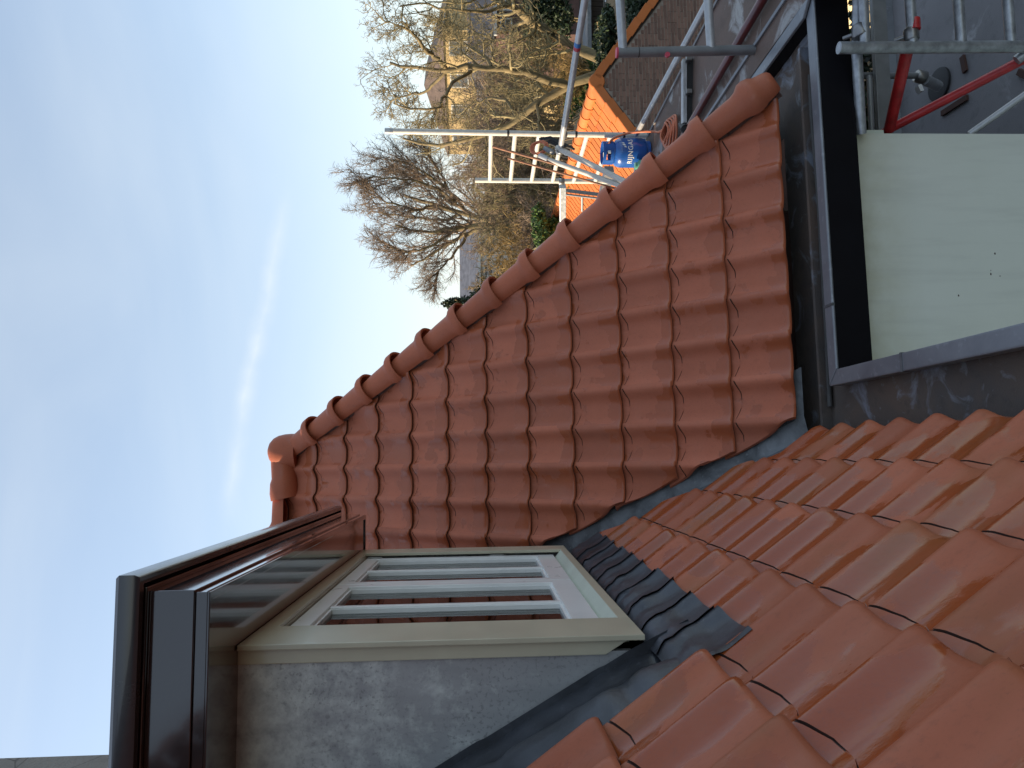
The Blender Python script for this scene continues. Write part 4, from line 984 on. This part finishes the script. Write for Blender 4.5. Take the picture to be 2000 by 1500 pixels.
def extend(rs, p, d, L, r, k, wig, up, curl=0.0, taper=.35):
    N = len(p); P = np.zeros((N, k, 3)); Rr = np.zeros((N, k)); P[:, 0] = p; Rr[:, 0] = r; ax = unit(rs.normal(size=(N, 3)))
    for j in range(1, k):
        d = unit(d + rs.normal(size=(N, 3))*wig + np.array([0, 0, up]) + np.cross(ax, d)*curl); P[:, j] = P[:, j-1]+d*(L/(k-1))[:, None]; Rr[:, j] = r*(1-(1-taper)*j/(k-1))
    return P, Rr
def smooth_path(pts, k):
    pts = np.array(pts, float); m = len(pts); out = []
    for t_ in np.linspace(0, m-1.0001, k):
        i = int(t_); u = t_-i; p0, p1, p2, p3 = pts[max(i-1, 0)], pts[i], pts[i+1], pts[min(i+2, m-1)]
        out.append(.5*((2*p1)+(p2-p0)*u+(2*p0-5*p1+4*p2-p3)*u*u+(-p0+3*p1-3*p2+p3)*u**3))
    return np.array(out)
def bare_tree(name, label, limbs, seed, levels, mat_b, mat_t, cat='tree', group=None, base=None):
    """limbs: list of (points, r0, r1); levels: list of dict"""
    rs = np.random.default_rng(seed); pts0 = limbs[0][0][0]; root = empty(name, tuple(base if base is not None else pts0), label, cat, group)
    K = 14; LP = np.stack([smooth_path(l[0], K) for l in limbs]); LP[:, 1:] += rs.normal(size=LP[:, 1:].shape)*.035*np.mean([l[1] for l in limbs])/.1
    LR = .84*np.stack([np.linspace(l[1], l[2], K) for l in limbs]); np_obj('trunk', [(LP, LR, 9)], mat_b, root)
    P, Rr = LP, LR; L0 = np.array([np.linalg.norm(np.diff(p, axis=0), axis=1).sum() for p in LP]); gr = []
    for q in levels:
        p, d, L, r = sprout(rs, P, Rr, q['n'], q.get('lo', .3), 1.0, q['ang'], q['len'], q.get('rr', .55), L0)
        L = np.clip(L, q.get('min', .05), q.get('max', 9)); r = np.clip(r, q.get('rmin', .006), q.get('rmax', .2)); k = q.get('k', 7)
        P, Rr = extend(rs, p, d, L, r, k, q.get('wig', .2), q.get('up', .05), q.get('curl', 0)); L0 = L
        gr.append((P, Rr, q.get('sd', 4)))
    np_obj('crown', gr, mat_t, root)
    return root
def pp(*a): return [PY(*q) for q in a]
# big twisted tree on the right: limbs follow the photograph, at their own depths
D1 = 17.0
bare_tree('bare_tree', 'large bare tree with twisted mossy limbs rising behind the brick gable', [
    (pp((1330, 150, D1), (1230, 130, D1), (1185, 120, D1), (1125, 93, D1), (1072, 57, D1-.3), (1035, 39, D1-.5), (996, 12, D1-.8), (950, -5, D1-1), (900, -30, D1-1.2), (840, -40, D1-1.3)), .21, .05),
    (pp((1300, 160, D1+.3), (1190, 140, D1+.3), (1150, 153, D1+.3), (1110, 166, D1+.4), (1050, 205, D1+.5), (1010, 231, D1+.8), (968, 255, D1+1), (896, 276, D1+1.2), (836, 285, D1+1.4), (790, 270, D1+1.5)), .18, .035),
    (pp((1105, 166, D1+.4), (1085, 158, D1), (1037, 147, D1-.4), (1010, 135, D1-.6), (965, 130, D1-.9), (905, 133, D1-1.1), (866, 133, D1-1.2), (800, 130, D1-1.2), (765, 122, D1-1.1)), .13, .035),
    (pp((870, 133, D1-1.2), (850, 112, D1-1.5), (830, 99, D1-1.7), (806, 69, D1-2), (780, 50, D1-2.2), (750, 42, D1-2.3)), .07, .02),
    (pp((960, 130, D1-.9), (930, 100, D1-.2), (905, 85, D1+.2), (880, 62, D1+.6), (850, 40, D1+.8), (810, 20, D1+1)), .06, .02),
    (pp((1050, 205, D1+.5), (1050, 228, D1), (1052, 262, D1-.5), (1045, 290, D1-.8)), .06, .03),
    (pp((880, 133, D1-1.1), (850, 160, D1-.8), (825, 182, D1-.6), (795, 185, D1-.4), (760, 200, D1-.3)), .055, .018),
    (pp((920, 140, D1-1), (885, 160, D1-1.6), (872, 185, D1-1.9), (850, 210, D1-2.1), (810, 215, D1-2.2), (770, 205, D1-2.3)), .055, .018),
    (pp((1035, 39, D1-.5), (1000, 60, D1+.4), (985, 78, D1+.8), (960, 75, D1+1), (930, 68, D1+1.3), (880, 80, D1+1.6), (830, 72, D1+1.8)), .055, .02),
    (pp((996, 12, D1-.8), (960, 20, D1-1.4), (925, 25, D1-1.8), (880, 18, D1-2), (830, 8, D1-2.2), (780, 15, D1-2.4)), .055, .018),
    (pp((1010, 231, D1+.8), (990, 200, D1+1.2), (960, 190, D1+1.5), (930, 200, D1+1.7), (900, 230, D1+1.9), (850, 240, D1+2.1)), .055, .02)],
    21, [dict(n=9, ang=(30, 75), len=(.22, .42), min=.5, max=1.5, wig=.22, up=.06, k=8, lo=.3, rr=.5, rmin=.016, rmax=.045, sd=5, curl=.05),
         dict(n=7, ang=(30, 80), len=(.35, .7), min=.3, max=.9, wig=.34, up=.08, k=7, lo=.15, rr=.6, rmin=.009, sd=4),
         dict(n=7, ang=(30, 80), len=(.3, .7), min=.15, max=.5, wig=.42, up=.12, k=6, lo=.15, rr=.7, rmin=.0055, sd=3),
         dict(n=2, ang=(30, 70), len=(.3, .6), min=.08, max=.22, wig=.5, up=.14, k=4, lo=.3, rr=.8, rmin=.005, sd=3)], M['bark'], M['twig_olive'], base=tuple(PY(1330, 150, D1)))
# second tree: broom-like crown further off
D2 = 27.0
bare_tree('bare_tree', 'bare fan crowned tree standing before the white house', [
    (pp((1230, 460, D2), (1100, 448, D2), (1010, 440, D2), (950, 430, D2), (900, 418, D2), (850, 400, D2), (790, 385, D2)), .22, .05),
    (pp((985, 437, D2), (930, 440, D2-.5), (880, 448, D2-.8), (830, 452, D2-1), (770, 440, D2-1.2)), .13, .04),
    (pp((960, 434, D2), (915, 455, D2+.5), (870, 480, D2+.8), (830, 505, D2+1), (800, 520, D2+1.2)), .11, .035),
    (pp((940, 428, D2), (890, 400, D2+.8), (850, 370, D2+1.2), (810, 345, D2+1.5), (775, 330, D2+1.7)), .11, .035),
    (pp((900, 418, D2), (860, 430, D2+1), (800, 425, D2+1.5), (745, 415, D2+1.7)), .09, .03),
    (pp((915, 458, D2+.5), (890, 490, D2), (865, 520, D2-.4), (850, 545, D2-.6)), .08, .025),
    (pp((890, 400, D2+.8), (870, 360, D2), (850, 325, D2-.5), (830, 300, D2-.8)), .08, .025),
    (pp((850, 400, D2), (810, 410, D2-1), (760, 395, D2-1.5), (725, 385, D2-1.7)), .07, .025),
    (pp((905, 405, D2+.5), (860, 360, D2-.6), (800, 322, D2-1), (748, 308, D2-1.3)), .08, .025),
    (pp((890, 395, D2+.3), (830, 358, D2-1.2), (765, 350, D2-1.8), (722, 345, D2-2)), .07, .022),
    (pp((900, 440, D2-.3), (840, 480, D2-1), (790, 490, D2-1.4), (750, 480, D2-1.6)), .07, .022)],
    33, [dict(n=13, ang=(15, 45), len=(.3, .5), min=.8, max=2.2, wig=.10, up=.04, k=8, lo=.25, rr=.5, rmin=.022, sd=5),
         dict(n=9, ang=(15, 50), len=(.4, .7), min=.5, max=1.3, wig=.16, up=.03, k=6, lo=.15, rr=.6, rmin=.011, sd=4),
         dict(n=8, ang=(25, 75), len=(.4, .9), min=.25, max=.75, wig=.32, up=.02, k=5, lo=.1, rr=.6, rmin=.0065, sd=3)], M['bark'], M['twig_brown'])
# thickets: brown, olive and gold multi-stemmed shrubs
def thicket(label, x, y, depth, wpx, hpx, seed, mat, n=26, group=None, name='bare_shrub', droop=-.02, dens=1.0):
    """x, y: picture position of the foot; w, h: size in picture pixels"""
    rs = np.random.default_rng(seed); b = PY(x, y, depth); k_ = depth/F; w, h = wpx*k_, hpx*k_
    limbs = []
    for q in range(n):
        dx, dy = rs.normal()*w*.30, rs.normal()*w*.3; hh = h*rs.uniform(.55, 1.0)*(1-.35*min(1, abs(dx)/w))
        p0 = b+np.array([dx*.35, dy*.35, 0]); limbs.append(([p0, p0+np.array([dx*.2, dy*.2, hh*.35]), p0+np.array([dx*.6, dy*.6, hh*.72]), p0+np.array([dx*1.1, dy*1.1, hh])], .028*depth/22, .010*depth/22))
    return bare_tree(name, label, limbs, seed, [dict(n=int(9*dens), ang=(15, 55), len=(.18, .4), min=.25, max=2.0, wig=.2, up=droop, k=6, lo=.12, rr=.6, rmin=.011*depth/22, sd=3),
        dict(n=int(6*dens), ang=(20, 65), len=(.3, .65), min=.15, max=.9, wig=.3, up=droop, k=5, lo=.1, rr=.7, rmin=.008*depth/22, sd=3),
        dict(n=3, ang=(20, 70), len=(.3, .7), min=.1, max=.5, wig=.35, up=droop, k=4, lo=.1, rr=.8, rmin=.006*depth/22, sd=3)], mat, mat, 'shrub', group, base=tuple(b))
G_ = 'bare shrubs in the gardens'
thicket('tall reddish brown bare thicket right behind the ladder frame', 1120, 335, 24, 210, 265, 41, M['twig_brown'], 46, G_)
thicket('reddish brown bare shrub just left of the tall upright', 1120, 245, 27, 190, 240, 42, M['twig_brown'], 40, G_)
thicket('olive bare shrub tangle above the round ridge end', 1130, 190, 22, 170, 190, 43, M['twig_olive'], 32, G_)
thicket('olive brown bare shrub between the ladder and the fan crowned tree', 1120, 400, 23, 160, 215, 44, M['twig_olive'], 34, G_)
thicket('golden willow like shrub low against the hip beside the white house', 1090, 505, 22, 120, 150, 45, M['twig_gold'], 30, G_, droop=-.07)
thicket('small golden twig shrub nearest the dark conifer at the hip', 1040, 560, 24, 90, 120, 46, M['twig_gold'], 22, G_, droop=-.05)
thicket('ochre bare bush below the grey roofed villa', 1100, 95, 24, 130, 130, 47, M['twig_gold'], 22, G_)
thicket('brown bare bush hanging over the garden at the foot of the fan tree', 1100, 450, 21, 130, 110, 48, M['twig_brown'], 26, G_, droop=-.1)
thicket('pale olive bush low beside the tree trunks at the gable', 1150, 140, 19, 110, 90, 49, M['twig_gold'], 20, G_)
thicket('distant brown thicket closing the gap left of the villa', 1060, 215, 38, 210, 190, 52, M['twig_brown'], 44, G_)
thicket('distant brown thicket behind the top ladder rungs', 1060, 300, 37, 200, 185, 53, M['twig_brown'], 44, G_)
thicket('distant olive thicket between the ladder and the white house', 1060, 385, 36, 190, 160, 54, M['twig_olive'], 40, G_)
# evergreen shrubs
def evergreen(label, x, y, depth, wpx, hpx, seed, mat, n=5200, size=.07, name='evergreen_shrub', cone=False):
    rs = np.random.default_rng(seed); b = PY(x, y, depth); k_ = depth/F; w, h = wpx*k_, hpx*k_
    root = empty(name, tuple(b), label, 'shrub')
    m = MB(); lobes = 9
    for q in range(lobes):
        f_ = rs.random(); wid = (w*.5*(1.05-f_) if cone else w*.33); c = b+np.array([rs.normal()*wid*.5, rs.normal()*wid*.5, h*(.15+.8*f_ if cone else .2+.55*f_)])
        leaf_cloud(m, c, (wid*.8+.15, wid*.8+.15, h*.2), n//lobes, size, rs)
    m.build('foliage', mat, root)
    np_obj('stem', [(np.stack([smooth_path([b+np.array([0, 0, -.8]), b+np.array([rs.normal()*.1, rs.normal()*.1, h*.5]), b+np.array([rs.normal()*.2, rs.normal()*.2, h*.85])], 8) for _ in range(4)]), np.full((4, 8), .03), 5)], M['bark'], root)
    return root
evergreen('bright green leafy bush beside the hip below the willow shrub', 1105, 468, 19, 90, 75, 61, M['leaf_green'], size=.06)
evergreen('dark evergreen bush in the shade left of the bright green bush', 1110, 495, 21, 120, 80, 62, M['leaf_dark'])
evergreen('dark evergreen mass under the white framed window', 1120, 40, 30, 150, 120, 63, M['leaf_dark'], n=9000, size=.10)
evergreen('dark hedge clump beyond the leaning tubes', 1140, 400, 26, 150, 70, 64, M['leaf_dark'], n=6000)
evergreen('mossy green clump between the two big trunks', 1170, 170, 20, 110, 90, 65, M['leaf_green'], n=3500, size=.06)
evergreen('small dark conifer tip standing against the sky at the hip', 990, 592, 24, 60, 120, 66, M['leaf_dark'], n=2600, size=.07, cone=True)
evergreen('dark green garden hedge under the guard tube', 1210, 70, 17, 170, 60, 67, M['leaf_dark'], n=7000)
evergreen('dark ivy hedge filling the corner right of the gable verge', 1300, -10, 14.6, 260, 110, 68, M['leaf_dark'], n=8000, size=.06)
# dark board fence and shed roof low in the gardens
fn = empty('board_fence', tuple(PY(1180, 40, 21)), 'dark timber board fence under the string of garden lights', 'fence')
for q_ in range(26):
    x_ = PY(1178, 150, 21)[0]+q_*.17; MB().box((x_, 21, PY(1180, 60, 21)[2]), (x_+.155, 21.03+.02*(q_ % 2), PY(1152, 60, 21)[2])).build('board', M['fence_wood'], fn)
tag(MB().prism([PY(1148, 100, 20), PY(1146, -60, 20), PY(1136, -60, 22.5), PY(1138, 100, 22.5)], (0, 0, -.12)).build('shed_roof', M['shed_felt']), 'pale grey flat shed roof behind the dark fence', 'shed roof')
gl_ = empty('string_lights', tuple(PY(1183, 50, 19)), 'string of tiny white garden lights hung across the fence', 'lights')
MB().tube([PY(1182, 112, 19), PY(1181, 50, 19), PY(1181, -30, 19)], .008, 6).build('wire', M['rubber'], gl_)
for y_ in (108, 78, 53, 40, 19, 2): p = PY(1183, y_, 18.97); MB().lathe(p, [(.001, -.03), (.022, -.012), (.022, .012), (.001, .03)], 8).build('bulb', M['bottle_white'], gl_, smooth=60)

# ------------------------------------------------------------------ houses in the distance
def house(label, x0, x1, y_r, y_l, depth, eave_x, ridge_x, wall_m, roof_m, length, hip=.0, axis='x', wins=(), group=None):
    """picture rectangle of the front: y_l, y_r along the picture, eave/ridge heights as picture x"""
    A_, B_2 = PY(eave_x, y_l, depth), PY(eave_x, y_r, depth); xl, xr = A_[0], B_2[0]; ze = (A_[2]+B_2[2])/2; zr2 = PY(ridge_x, (y_l+y_r)/2, depth+length*.5)[2]
    root = empty('house', ((xl+xr)/2, depth, -6.5), label, 'house', group)
    MB().box((xl, depth, -6.5), (xr, depth+length, ze)).build('wall', wall_m, root)
    o = .35; ym = depth+length/2
    if axis == 'x':  vs = [(xl-o, depth-o, ze), (xr+o, depth-o, ze), (xr+o, depth+length+o, ze), (xl-o, depth+length+o, ze), (xl-o+hip, ym, zr2), (xr+o-hip, ym, zr2)]; fs = [(0, 1, 5, 4), (1, 2, 5), (2, 3, 4, 5), (3, 0, 4), (0, 3, 2, 1)]
    else:            xm = (xl+xr)/2; vs = [(xl-o, depth-o, ze), (xr+o, depth-o, ze), (xr+o, depth+length+o, ze), (xl-o, depth+length+o, ze), (xm, depth-o+hip, zr2), (xm, depth+length+o-hip, zr2)]; fs = [(0, 1, 4), (1, 2, 5, 4), (2, 3, 5), (3, 0, 4, 5), (0, 3, 2, 1)]
    MB().add(vs, fs).build('roof', roof_m, root)
    MB().box((xl-o, depth-o-.12, ze-.18), (xr+o, depth-o+.02, ze+.02)).build('gutter_board', M['far_white'], root)
    for (xa, xb, ya, yb2) in wins:
        P0, P1 = PY(xb, ya, depth), PY(xa, yb2, depth); X0, X1 = min(P0[0], P1[0]), max(P0[0], P1[0]); Z0, Z1 = min(P0[2], P1[2]), max(P0[2], P1[2]); fwid = (X1-X0)*.09
        wd = MB(); xm, zm = (X0+X1)/2, Z0+(Z1-Z0)*.55
        ringo = [((X0, Z0), (X1, Z0), (X1, Z1), (X0, Z1)), ((X0+fwid, Z0+fwid), (X1-fwid, Z0+fwid), (X1-fwid, Z1-fwid), (X0+fwid, Z1-fwid))]
        wd.add([(xx, yy, zz) for yy in (depth-.10, depth+.02) for rr in ringo for (xx, zz) in rr], [(j, (j+1) % 4, 4+(j+1) % 4, 4+j) for j in range(4)] + [((j+1) % 4, j, 8+j, 8+(j+1) % 4) for j in range(4)] + [(4+j, 4+(j+1) % 4, 12+(j+1) % 4, 12+j) for j in range(4)])
        wo = wd.build('window', M['far_white'], root)
        MB().box((X0+fwid, depth-.06, zm-fwid*.4), (X1-fwid, depth-.02, zm+fwid*.4)).build('bar', M['far_white'], wo)
        MB().box((X0+fwid, depth-.03, Z0+fwid), (X1-fwid, depth-.005, Z1-fwid)).build('pane', M['window_glass'], wo)
    return root
def side_windows(root, X, depth, cells, mat_f='far_white'):
    for (y0, y1, z0, z1) in cells:
        wd = MB().box((X-.08, depth+y0, z0), (X+.02, depth+y1, z1)).build('window', M[mat_f], root)
        MB().box((X-.10, depth+y0+.12, z0+.12), (X-.081, depth+y1-.12, z1-.12)).build('pane', M['window_glass'], wd)
H1 = house('dark roofed brick house with a white framed window behind the big tree', 0, 0, -80, 66, 42, 964, 912, M['brick_dark'], M['far_roof_dark'], 9, wins=((977, 1000, 37, 62), (975, 1002, -4, 22)))
H2 = house('sunlit yellow brick villa with steep grey brown roof on the skyline', 0, 0, -75, 118, 68, 868, 832, M['far_yellow'], M['far_roof_brown'], 13, hip=3.0)
xl2 = PY(868, 118, 68)[0]; side_windows(H2, xl2, 68, [(1.0, 2.4, 1.0, 2.9), (4.2, 5.6, 1.0, 2.9), (7.4, 8.8, 1.0, 2.9), (10.4, 11.8, 1.0, 2.9), (1.0, 2.4, -2.4, -.4), (4.2, 5.6, -2.4, -.4), (7.4, 8.8, -2.4, -.4)]); H2.rotation_euler.z = R(38)
H3 = house('grey slate roofed house with two roof windows seen between the branches', 0, 0, 75, 150, 50, 1000, 930, M['far_yellow'], M['far_roof_grey'], 10, axis='y')
H4 = house('white rendered house with grey roof behind the fan crowned tree', 0, 0, 430, 640, 62, 935, 898, M['far_white'], M['far_roof_grey'], 9, wins=((945, 963, 470, 490), (945, 963, 520, 540)))
H5 = house('brown roofed house low behind the brown thicket', 0, 0, 200, 330, 75, 985, 948, M['brick_far'], M['far_roof_brown'], 9, wins=((990, 1000, 240, 255),))
H6 = house('distant brick house filling the gap left of the villa', 0, 0, 150, 215, 80, 925, 880, M['brick_far'], M['far_roof_dark'], 10)
yw = MB().box((4.65, 6.6, -6.5), (4.85, 7.28, -2.95)); tag(yw.build('garden_wall', M['yellow_wall']), 'pale yellow wall glimpsed beside the scaffold at the picture edge', 'wall', kind='thing')
